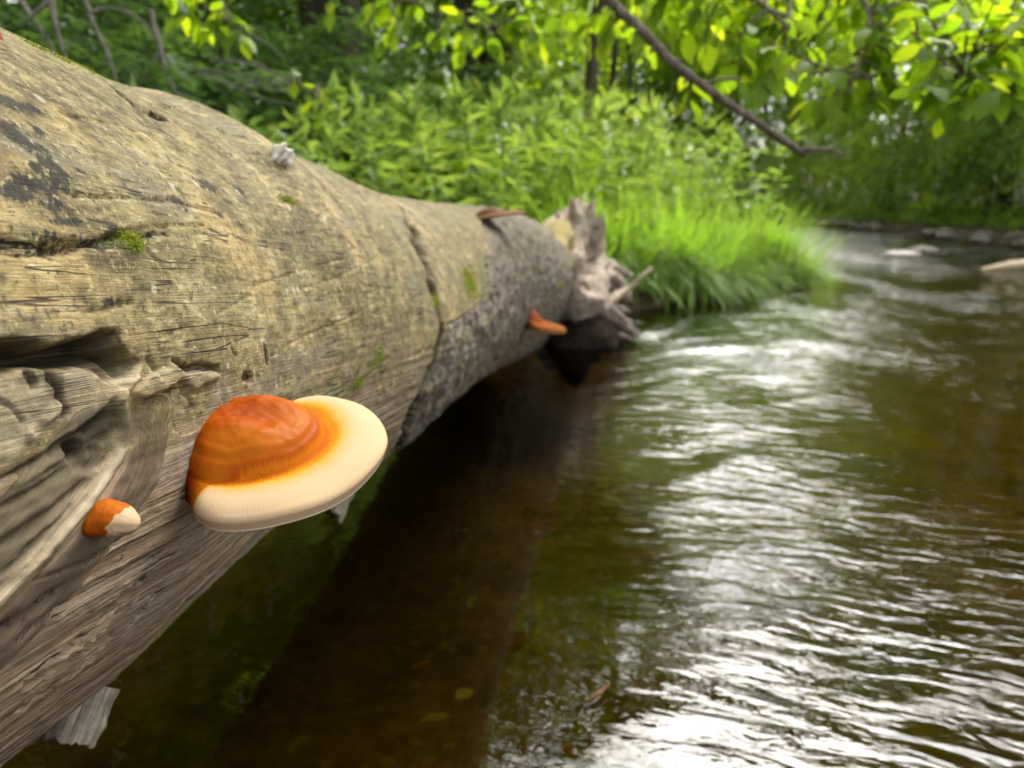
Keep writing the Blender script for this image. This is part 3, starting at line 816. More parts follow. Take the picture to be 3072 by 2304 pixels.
root('splinter', [at(610, 303, 2.62), at(628, 290, 2.62), at(645, 274, 2.60), at(652, 267, 2.60)], [0.009, 0.018, 0.014, 0.004], M_SPLINTER, 0.45, 33.0, 0.12, capj=0.004)

# moss tufts: tiny leafy tips standing on the wood
def leaves(pos, dirs, nrm, L, Wd, var, fold=0.18, bend=0.0):
    """rows of two-triangle folded leaves"""
    n = len(pos)
    dirs = dirs / np.maximum(np.linalg.norm(dirs, axis=1), 1e-9)[:, None]
    sd = np.cross(dirs, nrm); sd /= np.maximum(np.linalg.norm(sd, axis=1), 1e-9)[:, None]
    up = np.cross(sd, dirs)
    L = np.broadcast_to(L, n)[:, None]; Wd = np.broadcast_to(Wd, n)[:, None]
    mid = pos + dirs * L * 0.45
    V = np.stack([pos, mid + sd * Wd * 0.5 + up * Wd * fold, pos + dirs * L - up * L * bend, mid - sd * Wd * 0.5 + up * Wd * fold], 1).reshape(-1, 3)
    i = np.arange(n)[:, None] * 4
    f = np.concatenate([i + np.array([0, 1, 2]), i + np.array([0, 2, 3])], 0)
    return V, f, {'var': np.repeat(np.broadcast_to(var, n), 4)}

def rand_dirs(n, r=None):
    v = (r or rng).normal(size=(n, 3)); return v / np.linalg.norm(v, axis=1)[:, None]

for px, py, n, rad, L in [(137, 243, 60, .0035, .004), (131, 237, 50, .0035, .0035), (357, 383, 120, .005, .005), (376, 358, 160, .012, .005), (288, 200, 40, .004, .005), (470, 285, 400, .022, .008), (436, 303, 160, .008, .006), 
                          (195, 607, 120, .008, .004), (162, 640, 120, .008, .004), (60, 57, 160, .012, .004), (100, 76, 200, .014, .004)]:
    s0, th0 = log_hit(px, py)
    n = n * 2; rad = rad * 0.75
    ss = s0 + rng.normal(size=n) * rad * 1.4; tt = th0 + rng.normal(size=n) * rad * 0.6 / R0
    r_ = log_r(ss, tt)
    pos = log_pt(ss, tt, r_ - 0.001)
    nn = np.cos(tt)[:, None] * E1 + np.sin(tt)[:, None] * E2
    dd = nn + 0.7 * rand_dirs(n)
    V, f, a = leaves(pos, dd, rand_dirs(n), 0.55 * L * rng.uniform(.6, 1.3, n), 0.25 * L, rng.random(n))
    tag(link('moss', make_mesh('moss', V, f, [M_MOSS], a, smooth=False), log), kind='stuff')

# ------------------------------------------------------------------ bracket fungi
def bracket(name, C, Tn, Nn, Up, Rh, Mw, zh, z_rim, thick, mats, seed=0.0, nphi=220, zone_hump=0.63, lump=1.0, split=True, wall=0.02, bumps=(), skew=0.0):
    """Rh(phi) hump radius, Mw(phi) margin width; built round C with T along the log, N away from it"""
    phi = np.linspace(-math.pi, math.pi, nphi, endpoint=False)
    rh, mw = Rh(phi), Mw(phi)
    prof = []
    for t in np.linspace(0, 1, 60):                 # dome of the hump
        prof.append(('h', t))
    for t in np.linspace(0.02, 1, 34): prof.append(('m', t))
    for t in np.linspace(0.05, 1, 16): prof.append(('e', t))
    for t in np.linspace(0.08, 1, 14): prof.append(('u', t))
    R, Z, ZN = [], [], []
    mfrac = np.clip(mw / 0.012, 0, 1)
    for kind, t in prof:
        if kind == 'h':
            r = rh * t
            z = zh * (mfrac * (1 - t ** 3.8) ** 0.95 + (1 - mfrac) * (1 - t ** 3.8) ** 0.8) * (1 - skew * np.sin(phi) * t)
            zn = np.full(nphi, 0.16 + (zone_hump - 0.16) * t ** 1.3)
            zn = zn - (1 - mfrac) * 0.55 * t ** 2 - mfrac * 0.30 * t ** 4 * np.exp(-((phi + 1.55) / 0.45) ** 2)
        elif kind in 'me':
            u = (t * 0.62 if kind == 'm' else 0.62 + 0.38 * t) * math.radians(118)
            th_ = thick * (0.35 + 0.65 * mfrac)
            mm = mw + th_ * 0.35
            r = rh + mm * np.sin(min(u, math.pi / 2)) - (max(u - math.pi / 2, 0) * 0.25) * th_
            z = -th_ * 0.62 * (1 - math.cos(u)) + mfrac * (0.0016 * math.sin(min(u * 1.4, math.pi)) - 0.0012 * math.exp(-((u - 0.10) / 0.10) ** 2)) - (1 - mfrac) * wall * (u / math.radians(118))
            tm = u / math.radians(118)
            zn = zone_hump + (1.0 - zone_hump) * min(1, tm * 1.25) ** 0.85 + 0 * phi
            zn = zn * mfrac + (1 - mfrac) * (0.06 * (1 - tm))
        else:
            rr = rh + mw
            r0_, z0_ = R[-1] if t <= 0.081 else r0_, Z[-1] if t <= 0.081 else z0_
            r = r0_ * (1 - t * 0.9)
            z = z0_ - 0.0006 * math.sin(t * math.pi)
            zn = 1.0 * mfrac
        R.append(r); Z.append(z + 0 * phi); ZN.append(zn + 0 * phi)
    R, Z, ZN = np.array(R), np.array(Z), np.array(ZN)
    zr = z_rim(phi)[None, :] * np.clip(R / rh.mean(), 0, 1.6)
    PX = R * np.cos(phi); PY = R * np.sin(phi)
    nz = fbm(PX * 46 + seed, PY * 46, Z * 46, 2)
    fine = fbm(PX * 160 + seed, PY * 160, Z * 160, 2)
    n_h = 60
    hm = np.zeros(len(prof)); hm[:n_h] = np.sin(np.linspace(0.25, 1, n_h) * math.pi * 0.92) ** 0.7
    # growth rings near the foot of the hump
    tt = np.array([t if k == 'h' else 1.0 for k, t in prof])
    ring = 0.00035 * np.sin(tt * 50) * np.exp(-((tt - 0.86) / 0.10) ** 2)
    Z = Z + zr + lump * hm[:, None] * (0.0026 * nz + 0.0010 * fine) + lump * ring[:, None]
    for bn, bt, br, bh in bumps:
        Z[:n_h] += bh * np.exp(-((PX[:n_h] - bn) ** 2 + (PY[:n_h] - bt) ** 2) / br ** 2) * (1 - np.linspace(0, 1, n_h) ** 4)[:, None]
    edge = np.array([0.0 if k == 'h' else (t if k == 'm' else 1.0) for k, t in prof])
    R2 = R + edge[:, None] * (0.0013 * noise3(np.cos(phi) * 2 + seed, np.sin(phi) * 2, 0.5))[None, :]
    Z = Z + edge[:, None] * (0.0010 * noise3(np.cos(phi) * 2.4 + seed, 2.0, np.sin(phi) * 2.4))[None, :]
    V = C + (R2 * np.cos(phi))[..., None] * Nn + (R2 * np.sin(phi))[..., None] * Tn + Z[..., None] * Up
    nr = len(prof)
    rad = np.stack([R / 0.06, np.repeat(phi[None, :], nr, 0), np.zeros_like(R)], -1)
    def part(nm, i0, i1, m, parent):
        v = V[i0:i1].reshape(-1, 3)
        return link(nm, make_mesh(nm, v, grid_faces(i1 - i0, nphi, True), [m], {'zone': ZN[i0:i1].ravel(), 'radial': rad[i0:i1].reshape(-1, 3)}), parent)
    rt = empty(name, tuple(C))
    part('cap', 0, n_h + 12, mats[0], rt)
    part('margin', n_h + 11, n_h + 34 + 14, mats[0], rt)
    part('pore_surface', n_h + 34 + 13, nr, mats[1], rt)
    return rt

UP = np.array([0, 0, 1.0])
Tn = np.array([0.50, 0.866, 0.0]); Tn /= np.linalg.norm(Tn)
Nn = np.array([Tn[1], -Tn[0], 0.0])
d2 = np.degrees
def pint(pts):
    x = np.radians([p[0] for p in pts]); y = np.array([p[1] for p in pts])
    def f(phi):
        xx = np.r_[x - 2 * math.pi, x, x + 2 * math.pi]; yy = np.r_[y, y, y]
        g = np.interp(phi, xx, yy)
        k = np.array([1, 2, 3, 4, 3, 2, 1.]); k /= k.sum()
        for _ in range(2):
            g = np.convolve(np.r_[g[-3:], g, g[:3]], k, 'valid')
        return g
    return f
Cb = np.array([-0.1230, 0.3465, 0.3895])
def pint2(p): return pint([(a_, 0.92 * b_) for a_, b_ in p])
fung = bracket('bracket_fungus', Cb, Tn, Nn, UP,
               pint2([(-150, .035), (-110, .0385), (-80, .038), (-45, .034), (0, .034), (45, .037), (80, .038), (110, .036), (150, .034)]),
               pint2([(-150, 0), (-92, 0), (-80, .004), (-71, .012), (-58, .020), (-20, .023), (20, .025), (55, .029), (80, .031), (96, .026), (106, .012), (116, 0), (150, 0)]),
               0.0132, lambda p: -0.0055 * np.cos(p) + 0.0060 * np.sin(p), 0.0118, [M_CAP, M_PORE], bumps=[(-.010, -.016, .014, .0022), (-.002, .014, .012, .0020), (.012, -.016, .014, .0018)], skew=0.22, wall=0.009)
tag(fung, 'big shiny orange shelf fungus with a thick cream rim on the log', 'fungus')

# small young knob: lacquered red-orange with a cream tip
def knob(name, P, n, up, length, r0, mats, seed, label):
    n = n / np.linalg.norm(n); side = np.cross(n, up); side /= np.linalg.norm(side); up2 = np.cross(side, n)
    nu, nv = 60, 64
    t = np.linspace(0, 1, nu); ph = np.linspace(0, 2 * math.pi, nv, endpoint=False)
    prof = r0 * (1 - 0.30 * t) * np.sqrt(np.clip(1 - ((t - 0.45) / 0.55).clip(0) ** 2.6, 0, 1))
    Tt, Ph = np.meshgrid(t, ph, indexing='ij')
    Rr = prof[:, None] * (1 + 0.10 * fbm(Tt * 5 + seed, np.cos(Ph) * 1.7, np.sin(Ph) * 1.7, 2) + 0.03 * fbm(Tt * 18, np.cos(Ph) * 6, np.sin(Ph) * 6, 2) * (Tt < 0.7))
    bendv = -0.10 * length * Tt ** 2
    V = P - n * 0.003 + (Tt * (length + 0.003))[..., None] * n + (Rr * np.cos(Ph))[..., None] * side + (Rr * np.sin(Ph) * 0.82 + bendv)[..., None] * up2
    z = 0.28 + 0.0 * Tt
    edge_t = 0.58 - 0.16 * np.sin(Ph) * -1 + 0.07 * noise3(np.cos(Ph) * 3 + seed, np.sin(Ph) * 3, 1.0)
    z = 0.12 + 0.40 * sstep(0, 0.3, Tt) + 0.36 * sstep(edge_t - 0.03, edge_t + 0.03, Tt)
    V2 = V.reshape(-1, 3)
    rad = np.stack([Tt, Ph, 0 * Tt], -1)
    rt = empty(name, tuple(P))
    k = 32
    for nm, i0, i1 in (('cap', 0, k + 1), ('tip', k, nu)):
        link(nm, make_mesh(nm, V[i0:i1].reshape(-1, 3), grid_faces(i1 - i0, nv, True), [mats[0]], {'zone': z[i0:i1].ravel(), 'radial': rad[i0:i1].reshape(-1, 3)}), rt)
    tag(rt, label, 'fungus')
    return rt
P, n = log_frame(97, 517)
knob('young_fungus', P, n * 0.72 + np.array([0.45, 0.1, 0.02]), UP, 0.0150, 0.0088, [M_CAP], 3.0, 'tiny young red-orange fungus knob with a cream tip on the log')

# red-orange bracket far down the log
P, n = log_frame(530, 318)
Nf = np.array([0.95, -0.30, 0.0]); Nf /= np.linalg.norm(Nf); Tf = np.array([0.30, 0.95, 0.0]); Tf /= np.linalg.norm(Tf)
fg = bracket('bracket_fungus', P + n * 0.006, Tf, Nf, UP, pint([(-180, .016), (-90, .018), (0, .024), (90, .018)]), pint([(-180, 0), (-110, 0), (-70, .014), (0, .050), (70, .014), (110, 0)]),
             0.014, lambda p: -0.008 * np.cos(p), 0.019, [M_FARCAP, M_FARCAP], 5.0, nphi=90, bumps=[(-.006, 0, .014, .008)])
tag(fg, 'narrow red-orange fungus sticking out of the bark-covered section of the log', 'fungus')
# old brown brackets on the upper side
P, n = log_frame(488, 222)
fg = bracket('bracket_fungus', P + np.array([0, 0.03, 0.012]), np.array([0.2, 0.98, 0]), np.array([0.98, -0.2, 0]), UP, pint([(-180, .030), (0, .030), (90, .03)]), pint([(-180, .012), (0, .045), (120, .02)]),
             0.013, lambda p: 0.006 * np.cos(p), 0.007, [M_OLDCAP, M_OLDCAP], 8.0, nphi=80)
tag(fg, 'old dull brown fungus with a curled edge on top of the log', 'fungus')
P, n = log_frame(-4, 36)
fg = bracket('bracket_fungus', P + UP * 0.004 + A_AX * -0.003, A_AX, np.cross(A_AX, UP), UP, pint([(-180, .003), (0, .003), (90, .003)]), pint([(-180, .002), (0, .002), (120, .002)]),
             0.003, lambda p: 0.0 * p, 0.002, [M_FARCAP, M_PORE], 9.0, nphi=60)
tag(fg, 'small pinkish fungus on the upper edge of the log beside the black stains', 'fungus')
# whitish dried crust standing on the log
P, n = log_frame(279, 160)
V, f, a = tube([P - n * 0.004, P + n * 0.004, P + n * 0.010], [0.008, 0.0095, 0.007], 40, 22, 0.35, 160, 0.8, 5.0, 0.2, 0.003)
a['moss'] = np.zeros(len(V))
o = link('dried_fungus', make_mesh('dried_fungus', V, f, [make_grey_wood('whitish_dried_fungus', (0.40, 0.34, 0.26), (0.68, 0.62, 0.52), (0.82, 0.79, 0.70))], a))
tag(o, 'small whitish dried lump stuck on the upper side of the log', 'fungus')

# ------------------------------------------------------------------ plants: materials
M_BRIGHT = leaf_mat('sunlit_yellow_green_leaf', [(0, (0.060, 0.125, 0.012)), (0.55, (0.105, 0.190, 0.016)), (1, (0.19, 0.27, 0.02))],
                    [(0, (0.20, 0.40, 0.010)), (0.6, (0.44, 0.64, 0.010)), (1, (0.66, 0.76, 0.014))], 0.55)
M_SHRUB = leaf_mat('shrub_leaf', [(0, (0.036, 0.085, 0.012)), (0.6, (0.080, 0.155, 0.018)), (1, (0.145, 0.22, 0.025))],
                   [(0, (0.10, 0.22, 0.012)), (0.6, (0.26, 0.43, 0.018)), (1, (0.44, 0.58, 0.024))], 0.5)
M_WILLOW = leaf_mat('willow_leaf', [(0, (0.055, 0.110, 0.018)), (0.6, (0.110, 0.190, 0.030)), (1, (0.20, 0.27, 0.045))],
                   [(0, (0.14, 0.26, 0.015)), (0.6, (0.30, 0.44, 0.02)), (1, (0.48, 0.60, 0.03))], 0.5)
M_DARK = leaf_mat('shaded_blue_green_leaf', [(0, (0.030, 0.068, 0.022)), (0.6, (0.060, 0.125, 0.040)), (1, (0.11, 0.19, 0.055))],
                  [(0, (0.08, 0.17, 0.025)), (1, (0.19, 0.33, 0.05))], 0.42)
M_WEED = leaf_mat('weed_leaf', [(0, (0.080, 0.150, 0.035)), (0.55, (0.155, 0.25, 0.060)), (0.92, (0.27, 0.37, 0.14)), (1, (0.40, 0.40, 0.13))],
                  [(0, (0.17, 0.32, 0.03)), (0.6, (0.33, 0.50, 0.05)), (1, (0.52, 0.60, 0.07))], 0.45, 0.45, 0.45)
M_GRASS = leaf_mat('bank_grass', [(0, (0.11, 0.20, 0.022)), (0.5, (0.20, 0.33, 0.04)), (0.93, (0.32, 0.45, 0.06)), (1, (0.48, 0.43, 0.18))],
                   [(0, (0.20, 0.38, 0.02)), (0.6, (0.36, 0.60, 0.03)), (1, (0.55, 0.70, 0.06))], 0.5, 0.5, 0.3)
M_BARK = bark_mat('tree_bark', (0.018, 0.014, 0.011), (0.060, 0.048, 0.038), (0.14, 0.12, 0.10), 16, 0.2, 0.4)
M_TWIG = bark_mat('twig_bark', (0.05, 0.038, 0.028), (0.12, 0.095, 0.07), (0.24, 0.20, 0.16), 60, 0.4)
M_DEAD = bark_mat('dead_twig_bark', (0.10, 0.085, 0.07), (0.20, 0.18, 0.155), (0.34, 0.31, 0.28), 60, 0.4)
M_STEM = make_plain('green_stem', (0.07, 0.11, 0.025), (0.15, 0.19, 0.05), 30)

# ------------------------------------------------------------------ trees and shrubs
def clumped_crown(r, n_clumps, per, shape, leafL, leafW, clump_r, flat=0.5, shell=0.55, droop=0.25):
    """leaf clumps spread through a crown volume: shape(dirs)-> radius scale"""
    C = rand_dirs(n_clumps, r)
    rad = (shell + (1 - shell) * r.random(n_clumps) ** 0.6)
    ctr = C * rad[:, None] * shape(C)
    k = np.repeat(np.arange(n_clumps), per)
    off = r.normal(size=(len(k), 3)) * clump_r * np.array([1, 1, flat])
    off *= (0.6 + 0.8 * r.random(n_clumps))[k][:, None]
    pos = ctr[k] + off
    outw = off / np.maximum(np.linalg.norm(off, axis=1), 1e-6)[:, None]
    dirs = outw + 0.6 * rand_dirs(len(k), r) + np.array([0, 0, -droop])
    nrm = np.array([0, 0, 1.0]) + 0.75 * rand_dirs(len(k), r)
    var = np.clip(0.5 + 0.25 * r.normal(size=n_clumps)[k] + 0.18 * r.normal(size=len(k)), 0, 1)
    V, f, a = leaves(pos, dirs, nrm, leafL * r.uniform(.6, 1.25, len(k)), leafW * r.uniform(.7, 1.2, len(k)), var, 0.12, 0.1)
    return V, f, a, ctr

def make_tree(seed, h, cr, cb, mat, name='tree', lean=0.0, clumps=130, per=80, trunk_r=0.11, leafL=0.11, flat=0.45, coff=0.6):
    """trunk h metres tall, crown of radius cr starting at height cb"""
    r = np.random.default_rng(seed)
    root_ = empty(name)
    tp = [(0, 0, -0.3), (lean * 0.15 * h, 0.02, h * 0.25), (lean * 0.5 * h + r.normal() * .1, r.normal() * .1, h * 0.6), (lean * h, r.normal() * .1, h)]
    V, f, a = tube(tp, [trunk_r * 1.25, trunk_r, trunk_r * 0.7, trunk_r * 0.2], 12, 30, 0.12, 5, 1, seed * 1.3)
    link('trunk', make_mesh('trunk', V, f, [M_BARK]), root_, False)
    cz = (h + cb) / 2; hz = (h * 1.08 - cb) / 2
    V, f, a, ctr = clumped_crown(r, clumps, per, lambda c: np.c_[cr * np.ones(len(c)), cr * np.ones(len(c)), hz * np.ones(len(c))], leafL, leafL * 0.62, 0.30 * cr / 1.6, flat, 0.45)
    V = V + np.array([lean * cz * coff, 0, cz])
    ctr = ctr + np.array([lean * cz * coff, 0, cz])
    tag(link('crown', make_mesh('crown', V, f, [mat], a, smooth=False), root_, False), kind='stuff')
    lim = []
    for c in ctr[r.choice(len(ctr), 14, replace=False)]:
        zb = max(cb * 0.7, min(c[2] - 0.5 * cr * r.random(), h * 0.9))
        t = (zb / h)
        b = np.array([lean * h * t * t, 0, zb])
        lim.append(tube([b, (b + c) / 2 + np.array([0, 0, .08 * cr]), c], [trunk_r * 0.35, trunk_r * 0.22, 0.008], 6, 10))
    V, f, a = merge(lim)
    tag(link('limbs', make_mesh('limbs', V, f, [M_BARK]), root_, False), kind='stuff')
    return root_

def make_shrub(seed, h, cr, mat, clumps=60, per=75, leafL=0.06, leafW=0.03, name='shrub', layered=0.35, arch=0.0, stemmat=None, nst=9):
    r = np.random.default_rng(seed)
    root_ = empty(name)
    st, pos, dirs, nrm, var = [], [], [], [], []
    for k in range(clumps):
        ang = r.random() * 2 * math.pi; rr = cr * math.sqrt(r.random()); z = h * (0.12 + 0.88 * r.random() ** 0.8) * (1 - 0.45 * (rr / cr) ** 2)
        c = np.array([rr * math.cos(ang), rr * math.sin(ang), z])
        out_ = np.array([math.cos(ang), math.sin(ang), 0.15 - arch * rr / cr])
        ln = 0.35 * cr * (0.7 + 0.6 * r.random())
        t = r.random(per)
        p = c + (t - 0.5)[:, None] * ln * out_ + r.normal(size=(per, 3)) * cr * 0.085 * np.array([1, 1, layered]) + np.array([0, 0, -arch * 0.25]) * (t ** 2)[:, None] * ln
        pos.append(p); dirs.append(out_ + 0.9 * rand_dirs(per, r) * np.array([1, 1, 0.5]) + np.array([0, 0, -0.15 - arch * 0.4])); nrm.append(np.array([0, 0, 1.0]) + 0.6 * rand_dirs(per, r))
        var.append(np.clip(0.5 + 0.22 * r.normal() + 0.16 * r.normal(size=per), 0, 1))
        if k < nst:
            st.append(tube([(0.15 * c[0], 0.15 * c[1], -0.15), (0.5 * c[0], 0.5 * c[1], c[2] * 0.6), tuple(c)], [0.018, 0.012, 0.004], 6, 10))
    n = clumps * per
    V, f, a = leaves(np.vstack(pos), np.vstack(dirs), np.vstack(nrm), leafL * r.uniform(.6, 1.3, n), leafW * r.uniform(.7, 1.2, n), np.concatenate(var), 0.12, 0.1)
    tag(link('foliage', make_mesh('foliage', V, f, [mat], a, smooth=False), root_, False), kind='stuff')
    V, f, a = merge(st)
    tag(link('stems', make_mesh('stems', V, f, [stemmat or M_BARK]), root_, False), kind='stuff')
    return root_

def place(proto, first, x, y, s=1.0, rz=None, z=None, label=None, cat=None, group=None, dz=0.0, sz=None, tilt=0.03):
    o = proto if first else copy_tree(proto)
    o.location = (x, y, (float(ground_z(x, y)) if z is None else z) + dz)
    o.rotation_euler = (random.gauss(0, tilt), random.gauss(0, tilt), random.random() * 6.283 if rz is None else rz)
    o.scale = (s, s, s if sz is None else sz)
    tag(o, label, cat, group)
    return o

# forest of the left bank and the far end
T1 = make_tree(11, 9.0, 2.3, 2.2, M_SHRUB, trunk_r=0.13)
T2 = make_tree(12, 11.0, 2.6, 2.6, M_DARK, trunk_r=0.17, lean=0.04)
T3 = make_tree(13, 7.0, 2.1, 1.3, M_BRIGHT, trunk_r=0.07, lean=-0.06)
TL = make_tree(14, 6.2, 1.9, 3.6, M_SHRUB, trunk_r=0.10, lean=0.5, clumps=90, per=75, coff=1.05)  # out-of-view crown, added to keep some sun and sky off the log
place(TL, True, -2.5, 3.0, 1.0, rz=0.0, label='leaning tree on the left bank with an unseen crown added to shade the log', cat='tree', tilt=0.0)
used = set()
def put(proto, key, *a, **k):
    place(proto, key not in used, *a, **k); used.add(key)
G_L = 'forest trees on the left bank'
LBL = {'T1': 'leafy green broad-crowned tree standing in the wood behind the weeds', 'T2': 'tall dark-crowned tree standing in the shade behind the log', 'T3': 'slender young bright green tree behind the weeds'}
LBR = {'T1': 'green broad-crowned tree on the far stony bank', 'T2': 'tall dark tree rising over the far stony bank', 'T3': 'slender bright young tree leaning over the far stony bank'}
G_R = 'forest trees on the far bank'
PR = {'T1': T1, 'T2': T2, 'T3': T3}
for key, x, y, s in [('T2', -3.4, 6.2, 1.0), ('T2', -5.6, 5.0, 1.1), ('T2', -1.9, 8.2, 1.05), ('T2', -7.8, 8.5, 1.1), ('T2', -4.6, 10.0, 1.2), ('T2', -5.2, 1.8, 1.1), ('T2', -4.4, -2.2, 1.1), ('T1', -3.0, 3.6, 0.8),
                     ('T1', -0.6, 10.5, 1.0), ('T1', -2.8, 13.0, 1.1), ('T1', -6.5, 14.0, 1.2), ('T1', -9.5, 12.0, 1.2), ('T1', -10.5, 5.0, 1.2), ('T1', -8.5, 1.5, 1.1), ('T1', -11.5, 18.0, 1.3), ('T2', -3.5, -5.5, 1.1), ('T1', -7.0, -3.0, 1.1),
                     ('T1', -0.4, 12.5, 1.0), ('T1', -2.6, 11.0, 1.05), ('T3', 0.0, 14.0, 1.35), ('T3', -0.8, 17.5, 1.5), ('T1', -4.0, 17.5, 1.2), ('T2', -5.4, 12.5, 1.1), ('T1', -6.6, 17.0, 1.2), ('T2', -8.4, 24.0, 1.3), ('T1', -4.9, 21.5, 1.2), ('T1', -9.5, 27.0, 1.4), ('T1', -6.8, 27.5, 1.4), ('T2', -12.5, 28.0, 1.4), ('T1', -3.6, 14.5, 1.0), ('T2', -7.5, 21.0, 1.2), ('T1', -1.8, 17.0, 1.0)]:
    put(PR[key], key, x, y, s, label=LBL[key], cat='tree', group=G_L)
FAR_T = [('T2', 8.2, 9.5, 0.95), ('T2', 9.0, 13.0, 1.1), ('T1', 7.6, 12.2, 0.75), ('T1', 10.6, 10.0, 1.1), ('T1', 8.6, 16.5, 0.9), ('T2', 11.5, 15.5, 1.2), ('T1', 8.2, 5.2, 1.0), ('T2', 10.0, 2.5, 1.1), ('T3', 7.2, 15.0, 0.75), ('T1', 7.9, 10.4, 0.9), ('T3', 7.0, 11.6, 0.7), ('T1', 12.5, 6.5, 1.2),
                     ('T3', 6.6, 20.5, 0.75), ('T3', 4.2, 25.5, 0.75), ('T1', 6.8, 25.5, 0.85), ('T3', 1.8, 28.5, 0.85), ('T1', 4.4, 30.0, 0.9), ('T1', 9.5, 22.0, 1.0), ('T2', 12.5, 21.0, 1.2), ('T1', -0.5, 32.0, 1.0), ('T3', -2.8, 31.5, 0.9), ('T1', 1.8, 34.0, 1.1), ('T1', 7.5, 32.0, 1.0), ('T1', 11.5, 28.0, 1.1), ('T3', 4.9, 23.4, 0.7), ('T3', 2.9, 24.9, 0.7), ('T3', 6.0, 23.6, 0.8), ('T3', 3.6, 27.2, 0.85), ('T1', 5.6, 28.0, 0.8), ('T3', 0.6, 27.6, 0.8), ('T1', 9.0, 25.5, 0.8), ('T1', 10.8, 31.0, 1.0), ('T3', 8.0, 23.2, 0.8), ('T1', 13.0, 34.0, 1.2), ('T1', 9.0, 36.0, 1.1), ('T3', 7.0, 27.5, 0.8), ('T2', -6.0, 36.0, 1.2), ('T1', 15.0, 12.0, 1.2), ('T1', 16.0, 20.0, 1.3), ('T2', 15.0, 27.0, 1.3)]
for key, x, y, s in FAR_T:
    if y > 20 and x < 11.5: s *= 1.35
    put(PR[key], key, x, y, s, label=LBR[key], cat='tree', group=G_R)

# bare young trunks seen between the weeds and the wood
def sapling(px0, py0, px1, py1, y, r0, label, seed):
    a_, b_ = at(px0, py0, y), at(px1, py1, y)
    a_[2] = float(ground_z(a_[0], a_[1])) - 0.05
    rt = empty('sapling', tuple(a_))
    V, f, _ = tube([a_, (a_ + b_) / 2 + np.array([.03, 0, 0]), b_, b_ + (b_ - a_) * 0.9], [r0, r0 * .85, r0 * .7, r0 * .3], 10, 30, 0.1, 8, 1, seed)
    link('trunk', make_mesh('trunk', V, f, [M_BARK]), rt)
    r = np.random.default_rng(int(seed))
    top = b_ + (b_ - a_) * 0.7
    V, f, a, c = clumped_crown(r, 40, 70, lambda c: np.ones((len(c), 3)) * np.array([1.0, 1.0, 0.7]), 0.09, 0.055, 0.22, 0.5, 0.3)
    tag(link('crown', make_mesh('crown', V + top, f, [M_SHRUB], a, smooth=False), rt), kind='stuff')
    tag(rt, label, 'tree')
sapling(576, 165, 594, 40, 7.4, 0.075, 'grey young trunk leaning right, behind the weeds by the torn root', 41)
sapling(598, 170, 616, 40, 8.4, 0.045, 'thin dark sapling trunk standing close behind a thicker grey one', 42)
sapling(345, 130, 348, 0, 5.6, 0.11, 'thick dark trunk rising behind the log above blue-green leaves', 43)
sapling(640, 120, 628, 20, 9.2, 0.03, 'thin pale bare pole leaning left in the wood', 44)

# shrubs
S1 = make_shrub(21, 1.7, 1.0, M_SHRUB, 70, 80, 0.075, 0.035)
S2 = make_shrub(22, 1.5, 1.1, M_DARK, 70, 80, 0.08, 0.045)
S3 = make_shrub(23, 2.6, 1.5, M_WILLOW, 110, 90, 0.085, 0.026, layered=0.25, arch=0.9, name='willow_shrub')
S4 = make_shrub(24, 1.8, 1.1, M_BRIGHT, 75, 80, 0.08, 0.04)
PS = {'S1': S1, 'S2': S2, 'S3': S3, 'S4': S4}
SL = {'S1': 'rounded green shrub in the wood behind the log', 'S2': 'dark blue-green shrub in deep shade behind the log', 'S4': 'bright yellow-green shrub lit by the open stream', 'S3': 'drooping layered shrub hanging over the far stony bank'}
SGp = {'S1': 'green shrubs behind the log', 'S2': 'shaded shrubs behind the log', 'S3': 'shrubs drooping over the far bank', 'S4': 'bright shrubs beside the stream'}
